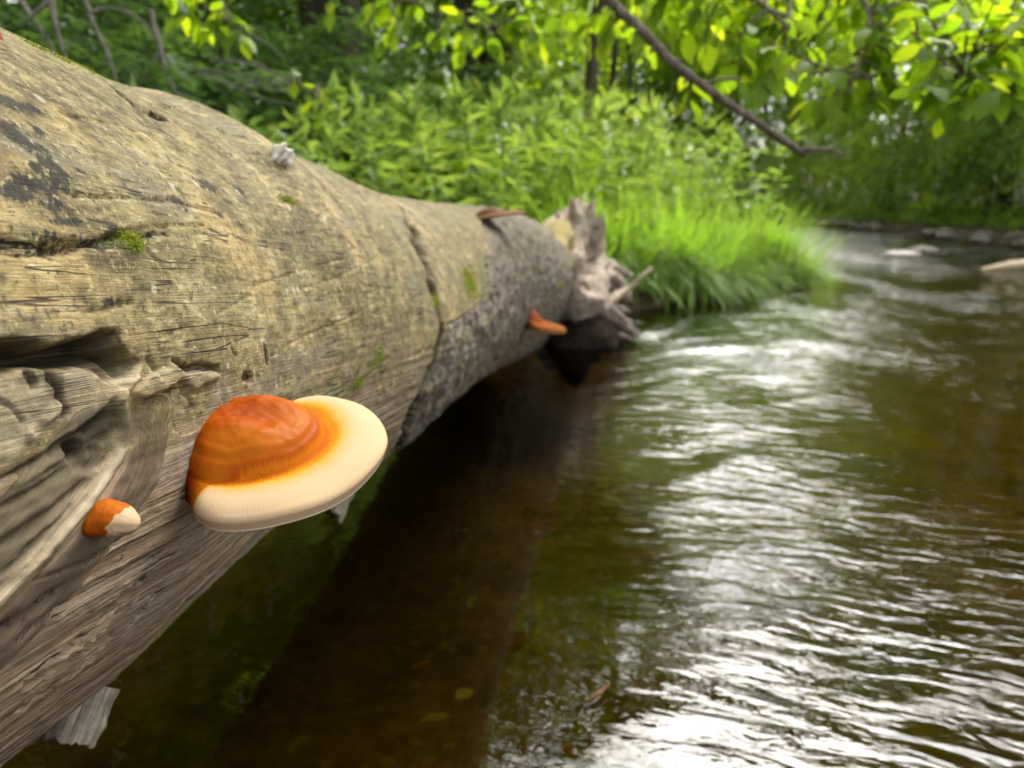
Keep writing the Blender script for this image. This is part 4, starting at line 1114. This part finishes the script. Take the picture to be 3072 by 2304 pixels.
for key, x, y, s in [('S2', -1.75, 2.9, .75), ('S2', -2.4, 3.9, 1.0), ('S2', -1.5, 4.6, .9), ('S2', -3.2, 5.0, 1.2), ('S2', -2.9, 2.4, .9), ('S1', -3.6, 3.4, 1.0), ('S2', -4.4, 4.2, 1.2), ('S2', -2.1, 6.0, 1.2), ('S2', -0.8, 6.6, 1.0), ('S1', -4.8, 6.6, 1.3), ('S1', -3.3, 8.0, 1.3), ('S2', -0.9, 8.4, 0.9),
                     ('S1', -6.0, 3.2, 1.2), ('S1', -4.2, 12.0, 1.6), ('S1', -5.6, 14.5, 1.8), ('S1', -3.0, 15.5, 1.7), ('S1', -7.2, 12.0, 1.6), ('S1', -2.4, 10.0, 1.4), ('S1', -5.4, 9.0, 1.5), ('S2', 0.0, 7.6, .7), ('S1', -2.05, 1.0, .7), ('S1', -2.35, 1.5, .75), ('S1', -2.3, 0.4, .8), ('S2', -3.5, 1.2, 1.1), ('S1', -3.0, 2.0, 1.0), ('S1', -2.2, -0.5, .8), ('S4', -2.0, 1.3, .55), ('S4', -2.9, 1.6, .9),
                     ('S4', 0.75, 8.6, 0.6), ('S4', 0.1, 5.4, .42), ('S4', -0.5, 4.7, .40), ('S4', 0.6, 5.9, .45), ('S4', -1.0, 5.6, .48), ('S4', 0.9, 6.6, .5), ('S4', -0.3, 6.3, .5), ('S4', 0.45, 4.8, .36), ('S4', 0.7, 9.8, 0.9), ('S4', -0.4, 12.2, 1.2), ('S4', 0.15, 13.6, 1.2), ('S4', -1.0, 15.6, 1.3), ('S4', 0.9, 7.2, .6), ('S4', -2.2, 19.5, 1.4), ('S4', 0.2, 11.0, 1.0), ('S4', 0.75, 10.4, .8),
                     ('S3', 6.9, 8.6, .8), ('S3', 7.0, 10.6, .95), ('S3', 6.9, 12.8, .95), ('S3', 7.2, 14.8, 1.0), ('S3', 6.9, 17.0, 1.0), ('S3', 6.2, 20.2, 1.0), ('S3', 5.4, 22.8, 1.0), ('S3', 3.6, 25.0, 1.0), ('S3', 1.8, 27.6, 1.1), ('S3', -0.6, 30.0, 1.1), ('S3', 8.6, 9.8, 1.2), ('S3', 8.6, 12.0, 1.25), ('S3', 8.8, 14.4, 1.3), ('S3', 8.2, 17.8, 1.3), ('S3', 7.4, 7.0, .9), ('S3', 7.6, 4.4, 1.0), ('S3', 7.6, 21.0, 1.3), ('S3', 5.6, 26.0, 1.3), ('S3', 3.4, 29.0, 1.3), ('S3', 8.8, 7.4, 1.2)]:
    put(PS[key], key, x, y, s, label=SL[key], cat='shrub', group=SGp[key])

# weeds on the left bank
def make_weed(seed, h, leafL=0.10, leafW=0.020, n=56, lean=0.1, tuft=True):
    r = np.random.default_rng(seed)
    root_ = empty('weed_plant')
    la = r.random() * 6.28
    top = np.array([lean * h * math.cos(la), lean * h * math.sin(la), h])
    path = smooth_path(np.array([(0, 0, -0.05), tuple(top * np.array([.35, .35, .55])), tuple(top)]), 40)
    V, f, _ = tube([(0, 0, -0.05), tuple(top * np.array([.35, .35, .55])), tuple(top)], [0.0035, 0.003, 0.0012], 5, 10)
    link('stem', make_mesh('stem', V, f, [M_STEM]), root_, False)
    t = np.r_[np.linspace(0.22, 0.98, n), np.full(10 if tuft else 0, 0.99)]
    m = len(t)
    p = path[(t * 39).astype(int)]
    ang = np.arange(m) * 2.4 + r.random(m) * .5
    t = np.clip(t + r.normal(size=m) * 0.03, 0.15, 0.995); p = path[(t * 39).astype(int)]
    ang = ang + r.normal(size=m) * 0.9
    el = np.where(t > 0.9, 0.9, 0.30 - 0.5 * (1 - t)) + r.normal(size=m) * .45
    dirs = np.c_[np.cos(ang) * np.cos(el), np.sin(ang) * np.cos(el), np.sin(el)]
    L = leafL * (0.55 + 0.6 * np.sin(np.clip(t, 0, 1) * math.pi * 0.85)) * r.uniform(.5, 1.3, m)
    V, f, a = leaves(p, dirs, np.array([0, 0, 1.0]) + 0.25 * rand_dirs(m, r), L, leafW * r.uniform(.6, 1.5, m), np.clip(0.35 + 0.4 * t + 0.14 * r.normal(size=m), 0, 1), 0.15, 0.18)
    tag(link('foliage', make_mesh('foliage', V, f, [M_WEED], a, smooth=False), root_, False), kind='stuff')
    return root_
WP = [make_weed(31, 0.80), make_weed(32, 0.95, 0.11, 0.022), make_weed(33, 0.70, 0.09, 0.03, 44, 0.2), make_weed(34, 1.05, 0.10, 0.018, 66, 0.12), make_weed(35, 0.6, 0.12, 0.024, 40, 0.3)]
r = np.random.default_rng(5)
cnt = 0
tries = 0
while cnt < 285 and tries < 20000:
    tries += 1
    y = 2.2 + 6.8 * r.random() ** 1.15
    x = -2.6 + 4.4 * r.random()
    sd = float(shore_sd(np.array(x), np.array(y), LSH, 1.0))
    px = 512 + FPX * x / y
    if not (0.12 < sd < 3.4) or not (190 < px < 760): continue
    if y < 3.0 and px > 500: continue
    if sd > 2.0 and r.random() < 0.5: continue
    k = int(r.integers(0, 5))
    ztop = 0.5 + y * (0.085 + 0.05 * r.random() - (0.03 if px < 340 else 0.0) - (0.03 if px > 600 else 0.0))
    hgt = (ztop - float(ground_z(x, y))) / (0.80, 0.95, 0.70, 1.05, 0.60)[k]
    hgt = min(max(hgt, 0.5), 1.45)
    put(WP[k], ('W', k), x, y, float(hgt), label='leafy pale green weed stem among the weeds on the bank behind the log', cat='weed', group='weeds on the left bank', tilt=0.16)
    cnt += 1

# ------------------------------------------------------------------ grass
def blades(base, dirs, L, Wd, droop, r, var=None):
    """curved tapering blades, four cross-sections each"""
    n = len(base)
    dirs = dirs / np.linalg.norm(dirs, axis=1)[:, None]
    side = np.cross(dirs, np.array([0, 0, 1.0])); side /= np.maximum(np.linalg.norm(side, axis=1), 1e-6)[:, None]
    hz = dirs * np.array([1, 1, 0]); hz /= np.maximum(np.linalg.norm(hz, axis=1), 1e-6)[:, None]
    V = []
    ts = [0, 0.33, 0.67, 0.88]
    for t in ts:
        c = base + dirs * (L * t)[:, None] + np.array([0, 0, -1.0]) * (droop * L * t ** 2.2)[:, None] + hz * (droop * L * 0.35 * t ** 2)[:, None]
        w = Wd * (1 - t * 0.75) * 0.5
        V += [c - side * w[:, None], c + side * w[:, None]]
    t = 1.0
    V.append(base + dirs * L[:, None] + np.array([0, 0, -1.0]) * (droop * L)[:, None] + hz * (droop * L * 0.35)[:, None])
    V = np.stack(V, 1).reshape(-1, 3)
    i = np.arange(n)[:, None] * 9
    q = np.concatenate([i + np.array([0, 1, 3, 2]), i + np.array([2, 3, 5, 4]), i + np.array([4, 5, 7, 6])], 0)
    tr = i + np.array([6, 7, 8])
    if var is None: var = r.random(n)
    return V, [q, tr], {'var': np.repeat(var, 9)}

def grass_clump(name, cx, cy, rx, ry, n, L, label, seed, lean=(0.3, -0.3), zmound=0.12):
    r = np.random.default_rng(seed)
    a = r.random(n) * 2 * math.pi; q = np.sqrt(r.random(n))
    x = cx + rx * q * np.cos(a); y = cy + ry * q * np.sin(a)
    z = np.maximum(ground_z(x, y), 0.015) + zmound * (1 - q ** 2) * r.uniform(.5, 1, n)
    d = np.c_[q * np.cos(a) * 0.65 + lean[0] * 0.5, q * np.sin(a) * 0.65 + lean[1] * 0.5, np.full(n, 0.75)] + 0.30 * r.normal(size=(n, 3))
    d[:, 2] = np.abs(d[:, 2]) + 0.2
    tuft = 0.72 + 0.38 * noise3(x * 9 + seed, y * 9, seed)                    # blades stand in tufts of uneven height
    Lb = L * tuft * r.uniform(.45, 1.25, n)
    tall = r.random(n) < 0.05
    Lb = np.where(tall, L * r.uniform(1.1, 1.5, n), Lb)
    dr = np.where(tall, 0.2, r.uniform(.30, .95, n) * (0.5 + 0.6 * q))
    V, f, at_ = blades(np.c_[x, y, z], d, Lb, 0.0085 * r.uniform(.5, 1.3, n), dr, r, np.clip(0.5 + 0.24 * r.normal(size=n), 0, 1))
    rt = empty(name, (cx, cy, 0.05))
    tag(link('blades', make_mesh('blades', V, f, [M_GRASS], at_, smooth=False), rt), kind='stuff')
    # earthy root mass under the blades
    nu, nv = 24, 48
    U, Vv = np.meshgrid(np.linspace(0, 1, nu), np.linspace(0, 2 * math.pi, nv, endpoint=False), indexing='ij')
    rr = np.sin(U * math.pi / 2); zz = np.cos(U * math.pi / 2) * (zmound + 0.10) - 0.06
    k = 1 + 0.15 * fbm(np.cos(Vv) * 3 + cx, np.sin(Vv) * 3, U * 2, 3)
    MV = np.stack([cx + rx * 0.92 * rr * np.cos(Vv) * k, cy + ry * 0.92 * rr * np.sin(Vv) * k, zz], -1).reshape(-1, 3)
    link('root_mound', make_mesh('root_mound', MV, grid_faces(nu, nv, True), [make_plain('dark_root_soil', (0.03, 0.022, 0.012), (0.085, 0.065, 0.035), 30, 0.95, 0.1, 0.8, 0.01)]), rt)
    tag(rt, label, 'grass', 'overhanging grass clumps')
    return rt
grass_clump('grass_clump', 0.92, 4.22, 0.29, 0.24, 5000, 0.42, 'tall grass clump spilling into the water beside the torn root end', 51, (0.1, -0.25))
grass_clump('grass_clump', 1.56, 4.80, 0.27, 0.27, 5000, 0.36, 'rounded grass clump with dark undercut roots on the tip of the bank', 52, (0.25, -0.15))
grass_clump('grass_clump', 0.45, 3.95, 0.36, 0.28, 3600, 0.42, 'tall grass clump directly behind the torn root end of the log', 53, (0.0, -0.2))
# loose grass on the left bank
r = np.random.default_rng(8)
n = 26000
x = r.uniform(-2.4, 1.7, n); y = r.uniform(1.2, 8.0, n)
sd = shore_sd(x, y, LSH, 1.0)
k = (sd > 0.03) & (sd < 2.6) & (r.random(n) < 1.1 - 0.3 * sd)
x, y = x[k], y[k]; n = len(x)
d = np.c_[0.35 * r.normal(size=n) + 0.15, 0.35 * r.normal(size=n) - 0.15, np.full(n, 0.9)]
V, f, a = blades(np.c_[x, y, ground_z(x, y) - 0.01], d, 0.38 * r.uniform(.4, 1.2, n), 0.0065 * r.uniform(.6, 1.3, n), r.uniform(.2, .8, n), r, np.clip(0.45 + 0.22 * r.normal(size=n), 0, 1))
tag(link('bank_grass', make_mesh('bank_grass', V, f, [M_GRASS], a, smooth=False)), 'fine green grass between the weeds of the left bank', 'grass', kind='stuff')
# low growth on the far bank
n = 16000
x = r.uniform(5.3, 9.0, n); y = r.uniform(3, 24, n)
sd = shore_sd(x, y, RSH, -1.0)
k = (sd > 0.35) & (sd < 3.0)
x, y = x[k], y[k]; n = len(x)
V, f, a = blades(np.c_[x, y, ground_z(x, y) - 0.01], np.c_[0.4 * r.normal(size=n) - 0.2, 0.4 * r.normal(size=n), np.full(n, 0.8)], 0.34 * r.uniform(.4, 1.2, n), 0.016 * r.uniform(.6, 1.3, n), r.uniform(.3, .9, n), r, np.clip(0.3 + 0.2 * r.normal(size=n), 0, 1))
tag(link('far_bank_grass', make_mesh('far_bank_grass', V, f, [M_GRASS], a, smooth=False)), 'low green growth along the far bank above the stones', 'grass', kind='stuff')

# ------------------------------------------------------------------ overhanging branches with single leaves
def leaf_shape(seed, L=1.0, W=0.52):
    """pointed oval leaf with midrib fold and a short stalk, unit length along +Y"""
    r = np.random.default_rng(seed)
    ts = np.array([0.0, 0.12, 0.30, 0.50, 0.70, 0.87, 1.0])
    w = np.array([0.02, 0.55, 0.95, 1.0, 0.74, 0.36, 0.0]) * W * 0.5
    bend = -0.10 - 0.16 * r.random()
    V = [(0, -0.14, 0.0)]
    for t, ww in zip(ts, w):
        z = bend * t * t
        fold = 0.16 * ww / (W * 0.5) * W * 0.5 + 0.02 * r.normal() * (ww > 0.05)
        V += [(-ww, t, z + fold), (0, t, z), (ww, t, z + fold)]
    f = []
    for k in range(6):
        b = 1 + 3 * k
        f += [(b, b + 1, b + 4, b + 3), (b + 1, b + 2, b + 5, b + 4)]
    V = np.array(V) * L
    st = np.array([(-0.008, -0.14, 0), (0.008, -0.14, 0), (0.008, 0.02, 0), (-0.008, 0.02, 0)])
    n0 = len(V)
    return np.vstack([V[1:], st]), [np.array(f) - 1, np.array([[n0 - 1, n0, n0 + 1, n0 + 2]])]
LEAF_ME = []
for k in range(4):
    V, f = leaf_shape(60 + k, 1.0, 0.50 + 0.05 * k)
    for j in range(3):
        LEAF_ME.append(make_mesh('leaf', V, f, [M_BRIGHT], {'var': np.full(len(V), 0.12 + 0.34 * j + 0.04 * k)}))

def leafy_branch(name, label, limbs, twigs, leaf_len, per_twig, seed, limb_mat=None, droop=0.6, group=None, dark=0.0, maxleaf=290):
    """limbs: list of (points, radii); twigs: list of (start, end); each leaf is its own object"""
    r = np.random.default_rng(seed)
    rt = empty(name, tuple(limbs[0][0][0]))
    inv = Matrix.Translation(-rt.location)
    for pts, radii in limbs:
        V, f, _ = tube(pts, radii, 10, max(16, 10 * len(pts)), 0.22, 60, 1, seed)
        link('limb', make_mesh('limb', V, f, [limb_mat or M_TWIG]), rt)
    nleaf = 0
    for a_, b_ in twigs:
        a_, b_ = np.asarray(a_, float), np.asarray(b_, float)
        mid = (a_ + b_) / 2 + np.array([0, 0, 0.10 * np.linalg.norm(b_ - a_)]) + r.normal(size=3) * 0.02
        V, f, _ = tube([a_, mid, b_], [0.0045, 0.003, 0.0014], 5, 12, 0.2, 60, 1, seed)
        link('twig', make_mesh('twig', V, f, [M_TWIG]), rt)
        path = smooth_path(np.array([a_, mid, b_]), 30)
        Tt = np.gradient(path, axis=0)
        for k in range(per_twig):
            if nleaf >= maxleaf: break
            t = 0.30 + 0.70 * (k + 0.5 * r.random()) / per_twig
            i = min(29, int(t * 29))
            tg = Tt[i] / np.linalg.norm(Tt[i])
            sd = np.cross(tg, [0, 0, 1.0]); sd /= max(np.linalg.norm(sd), 1e-6)
            sgn = 1 if k % 2 else -1
            d = tg * (0.6 if k < per_twig - 1 else 1.2) + sd * sgn * 0.8 + np.array([0, 0, -droop]) + 0.35 * r.normal(size=3)
            d /= np.linalg.norm(d)
            up = np.array([0, 0, 1.0]) + 0.45 * r.normal(size=3) + 0.25 * sd * sgn
            xax = np.cross(d, up); xax /= np.linalg.norm(xax)
            zax = np.cross(xax, d)
            s = leaf_len * r.uniform(.6, 1.2)
            o = bpy.data.objects.new('leaf', LEAF_ME[int(r.integers(0, len(LEAF_ME)))])
            col.objects.link(o)
            o.parent = rt
            p = path[i] + d * 0.14 * s
            o.matrix_local = inv @ Matrix(((xax[0] * s, d[0] * s, zax[0] * s, p[0]), (xax[1] * s, d[1] * s, zax[1] * s, p[1]), (xax[2] * s, d[2] * s, zax[2] * s, p[2]), (0, 0, 0, 1)))
            nleaf += 1
    tag(rt, label, 'branch', group)
    return rt

def pa(*l): return [at(*p) for p in l]
r = np.random.default_rng(77)
# the bare bending limb with a few leaves near its middle
limbA = (pa((560, -70, 1.85), (612, 2, 1.8), (640, 28, 1.78), (672, 62, 1.76), (700, 84, 1.75), (735, 108, 1.74), (768, 130, 1.73), (800, 152, 1.72), (806, 154, 1.72)), [0.013, .0115, .0105, .0100, .0095, .0085, .0075, .0080, .0040])
limbA2 = (pa((798, 151, 1.72), (815, 149, 1.715), (832, 151, 1.71), (845, 156, 1.70)), [.0065, .0050, .0042, .0030])
nubs = [(pa((px, py, 1.755), (px + dx, py + dy, 1.75)), [.006, .003]) for px, py, dx, dy in [(655, 46, -5, 7), (688, 76, -4, 8), (712, 93, 2, 8), (745, 118, -4, 6), (728, 103, 4, -7), (762, 126, 6, 5), (676, 66, 5, -7), (640, 30, -6, 4)]]
tw = [(at(560, -65, 1.85), at(625, -20, 1.95)), (at(700, 84, 1.75), at(735, 92, 1.85)), (at(675, 65, 1.76), at(688, 108, 1.85)), (at(610, 0, 1.8), at(585, 45, 1.9)), (at(600, -20, 1.82), at(560, 20, 1.95))]
leafy_branch('overhanging_branch', 'bare brown crooked limb slanting down over the stream to a thin twig end', [limbA, limbA2] + nubs, tw, 0.062, 5, 91)
# leafy mass at the upper right, three limbs
def mass(label, limb_pts, radii, ends, leaf_len, per, seed, start_up=60, dep=0.2, extra=None):
    rr = np.random.default_rng(seed)
    P = [np.array(at(*p)) for p in limb_pts]
    path = smooth_path(np.array(P), 80)
    tws = []
    for ex, ey, ed in ends:
        e = at(ex + rr.normal() * 8, ey + rr.normal() * 5, ed)
        d = np.linalg.norm(path - e, axis=1) + 0.15 * rr.random(80)
        i = int(np.argmin(d))
        tws.append((path[i], e))
    return leafy_branch('overhanging_branch', label, [(P, radii)], tws, leaf_len, per, seed, group=None)
E1_ = [(x, y, d) for x, y, d in zip(r.uniform(600, 800, 44), r.uniform(-45, 55, 44), r.uniform(2.0, 2.6, 44))]
mass('leafy branch crossing above the bare crooked limb over the stream, dense and partly dark', [(520, -110, 2.2), (640, -50, 2.1), (740, -10, 2.0), (790, 30, 1.95)], [.014, .011, .007, .003], E1_ + [(770, 75, 2.0), (740, 70, 2.0), (760, 92, 1.95), (720, 55, 2.1), (790, 60, 2.0)], 0.066, 6, 92)
E2_ = [(x, y, d) for x, y, d in zip(r.uniform(770, 960, 36), r.uniform(-40, 85, 36), r.uniform(1.9, 2.6, 36))]
mass('yellow-green leafy branch with its lowest leaves hanging over the far bank shrubs', [(760, -110, 2.3), (830, -45, 2.15), (870, 20, 2.0), (850, 85, 1.95)], [.011, .009, .005, .0025], E2_ + [(800, 95, 1.95), (815, 108, 1.95), (838, 108, 1.95), (855, 112, 1.95), (862, 118, 1.92), (900, 80, 2.0), (920, 95, 2.0), (935, 105, 2.0), (880, 60, 2.0)], 0.064, 6, 93)
E3_ = [(x, y, d) for x, y, d in zip(r.uniform(900, 1080, 34), r.uniform(-30, 100, 34), r.uniform(1.6, 2.3, 34))]
mass('yellow-green leafy branch reaching in from the side over the far bank, with shiny leaf tops', [(1180, -60, 2.1), (1080, -20, 2.0), (1010, 30, 1.95), (960, 85, 1.9)], [.012, .009, .006, .0025], E3_ + [(945, 105, 1.9), (955, 118, 1.9), (1000, 85, 1.9), (1015, 95, 1.9), (1030, 88, 1.9), (985, 75, 1.9), (1005, 70, 2.0)], 0.064, 6, 94)
# yellow-green sprays above the log
mass('bright yellow-green leaf spray hanging in front of the dark wood above the log', [(300, -90, 2.7), (370, -30, 2.6), (440, 15, 2.5), (500, 30, 2.45)], [.009, .007, .004, .002],
     [(330, 8, 2.5), (350, 20, 2.5), (318, 18, 2.5), (385, 45, 2.5), (400, 40, 2.5), (420, 52, 2.45), (440, 45, 2.45), (455, 55, 2.45), (470, 40, 2.4), (490, 30, 2.4), (405, 20, 2.5), (430, 10, 2.5), (460, 5, 2.5), (500, 12, 2.4), (515, 40, 2.4), (530, 45, 2.4), (548, 42, 2.4), (480, -10, 2.5), (390, 0, 2.5), (370, 30, 2.5), (450, 30, 2.45), (520, 5, 2.4)], 0.064, 5, 95)
mass('small yellow-green leaf spray above the black-stained part of the log', [(120, -60, 2.2), (170, -20, 2.1), (215, 15, 2.0), (232, 30, 1.98)], [.007, .005, .003, .0015],
     [(205, 15, 2.0), (222, 28, 2.0), (238, 38, 1.95), (195, 2, 2.0), (180, 10, 2.05), (212, 0, 2.0), (160, -5, 2.1), (230, 10, 2.0)], 0.058, 5, 96)
mass('thin twig with a few yellow-green leaves just above the log behind the whitish lump', [(250, 60, 2.4), (285, 78, 2.3), (312, 92, 2.2), (322, 105, 2.15)], [.004, .003, .002, .001],
     [(318, 92, 2.2), (325, 105, 2.15), (312, 112, 2.15), (300, 88, 2.25), (322, 98, 2.2)], 0.045, 3, 97)

# ------------------------------------------------------------------ dead twigs and bare stems in the shade on the left
def dead_branch(label, lines, y, r0, seed, name='dead_branch'):
    rt = None
    for k, ln in enumerate(lines):
        P = [at(px, py, y + dy) for px, py, dy in ln]
        if rt is None:
            rt = empty(name, tuple(P[0]))
        rad = np.linspace(r0 * (1 if k == 0 else .7), r0 * 0.3, len(P))
        V, f, _ = tube(P, rad, 6, 22, 0.2, 40, 1, seed + k)
        link('limb' if k == 0 else 'twig', make_mesh('twig', V, f, [M_DEAD]), rt)
    tag(rt, label, 'branch')
dead_branch('spray of pale dead twigs pointing right above the log', [[(178, 62, 0), (205, 70, 0), (250, 74, -.1), (295, 88, -.2)], [(185, 68, 0), (225, 82, 0), (262, 88, -.1), (300, 93, -.1)], [(195, 70, 0), (240, 90, 0), (270, 100, 0), (296, 105, 0)], [(182, 72, .1), (228, 76, 0), (268, 84, 0), (290, 80, 0)], [(210, 60, 0), (250, 64, 0), (280, 78, 0)]], 2.9, .006, 3)
dead_branch('grey dead stem with one side twig behind the black-stained part of the log', [[(48, -30, 0), (52, 5, 0), (58, 35, 0), (66, 60, 0)], [(50, 0, 0), (36, 12, 0), (20, 25, 0)]], 2.2, .010, 13)
dead_branch('thin slanting dead stem in the dark gap above the log', [[(78, -20, 0), (92, 20, 0), (106, 50, 0), (118, 85, 0)], [(90, 12, 0), (110, 8, 0), (128, 14, 0)]], 2.4, .008, 17)
dead_branch('crooked dead stem with a pale curve above the middle of the log', [[(150, 10, 0), (160, 45, 0), (166, 72, 0), (176, 92, 0), (196, 108, 0)], [(162, 50, 0), (150, 66, 0), (140, 86, 0)], [(158, 40, 0), (140, 20, 0), (118, 6, 0)]], 2.6, .009, 23)
dead_branch('long bare twig slanting through the leaves to the upper left', [[(215, -10, 0), (235, 22, 0), (262, 40, 0), (285, 58, 0)], [(240, 26, 0), (262, 28, 0)]], 3.0, .007, 29)
dead_branch('thick leaning dead branch behind the black-stained part of the log', [[(8, -20, 0), (24, 6, 0), (44, 34, 0), (58, 60, 0)], [(26, 10, 0), (14, 26, 0)]], 2.5, .011, 37)

# ------------------------------------------------------------------ stones, driftwood, sunken leaves
M_STONE = make_plain('river_stone', (0.05, 0.042, 0.033), (0.19, 0.165, 0.135), 12, 0.7, 0.3, 0.5, 0.02)
M_PALESTONE = make_plain('pale_dry_stone', (0.30, 0.26, 0.21), (0.55, 0.48, 0.40), 14, 0.75, 0.3, 0.5, 0.02)
def stone(x, y, z, a, b, c, label, seed, mat, group=None):
    nu, nv = 12, 18
    U, Vv = np.meshgrid(np.linspace(0, math.pi, nu), np.linspace(0, 2 * math.pi, nv, endpoint=False), indexing='ij')
    D = np.stack([np.sin(U) * np.cos(Vv), np.sin(U) * np.sin(Vv), np.cos(U)], -1)
    k = 1 + 0.22 * fbm(D[..., 0] * 1.4 + seed, D[..., 1] * 1.4, D[..., 2] * 1.4, 3)
    V = (D * k[..., None] * np.array([a, b, c])).reshape(-1, 3)
    o = link('stone', make_mesh('stone', V, grid_faces(nu, nv, True), [mat]))
    o.location = (x, y, z); o.rotation_euler = (0, 0, seed)
    tag(o, label, 'stone', group)
r = np.random.default_rng(19)
for k in range(46):
    t = r.random(); y = 7.2 + 10.5 * t
    xx = float(np.interp(y, RSH[:, 1][:6], RSH[:, 0][:6])) + r.uniform(-0.35, 0.35)
    s = r.uniform(.05, .15)
    stone(xx, y, 0.02 + 0.25 * s, s, s * r.uniform(.6, 1), s * r.uniform(.4, .7), 'grey stone at the water line of the far bank', k * 1.7, M_STONE, 'stones along the far bank')
p = on_water(903, 255)
stone(p[0], p[1], 0.005, 0.17, 0.13, 0.035, 'pale flat stone breaking the surface in the bright riffle', 3.3, M_PALESTONE)
p = on_water(940, 253)
stone(p[0], p[1] + .3, 0.0, 0.16, 0.14, 0.05, 'small wet stone in the riffle beside the pale flat stone', 5.3, M_STONE)
# bleached driftwood at the right
V, f, a = tube([on_water(980, 270) + UP * 0.0, on_water(1000, 269) + UP * 0.015, on_water(1030, 268) + UP * 0.03, on_water(1085, 265) + UP * 0.035], [0.010, 0.030, 0.042, 0.05], 20, 50, 0.2, 10, 0.85, 3.0, 0.1)
a['moss'] = np.zeros(len(V))
o = link('driftwood', make_mesh('driftwood', V, f, [make_grey_wood('bleached_driftwood', (0.26, 0.18, 0.11), (0.50, 0.38, 0.25), (0.68, 0.56, 0.41))], a))
tag(o, 'bleached tan driftwood log lying in the shallow riffle', 'driftwood')

M_SUNK = make_plain('sunken_leaf', (0.12, 0.15, 0.03), (0.28, 0.29, 0.07), 30, 0.6, 0.3, 0.2)
M_SUNK2 = make_plain('sunken_brown_leaf', (0.10, 0.05, 0.02), (0.22, 0.12, 0.04), 30, 0.6, 0.3, 0.2)
SV, SF = leaf_shape(99, 1.0, 0.55)
sl1 = make_mesh('sunken_leaf', SV * 0.034, SF, [M_SUNK]); sl2 = make_mesh('sunken_leaf', SV * 0.03, SF, [M_SUNK2])
for k, (px, py, me) in enumerate([(310, 722, sl1), (455, 668, sl1), (450, 715, sl1), (515, 690, sl1), (475, 570, sl1), (505, 610, sl2), (430, 640, sl2), (560, 740, sl2), (395, 755, sl2), (540, 470, sl2), (470, 520, sl1)]):
    p = on_water(px, py, -0.07)
    o = link('sunken_leaf', me)
    o.location = (p[0], p[1], -0.07 - 0.05 * random.random())
    o.rotation_euler = (0.2 * random.random(), 0.2, random.random() * 6.28)
    tag(o, 'pale yellow-green leaf under the dark water below the log' if me is sl1 else 'brown leaf under the dark water below the log', 'leaf', 'sunken green leaves' if me is sl1 else 'sunken brown leaves')
V, f, a = tube([on_water(585, 702, .004), on_water(597, 694, .006), on_water(610, 684, .004)], [.0012, .0022, .001], 8, 16, .15, 60)
a['moss'] = np.zeros(len(V))
o = link('floating_twig', make_mesh('floating_twig', V, f, [make_grey_wood('wet_red_twig', (0.05, 0.02, 0.008), (0.11, 0.05, 0.016), (0.18, 0.09, 0.03))], a))
tag(o, 'short reddish twig floating on the dark water', 'twig')
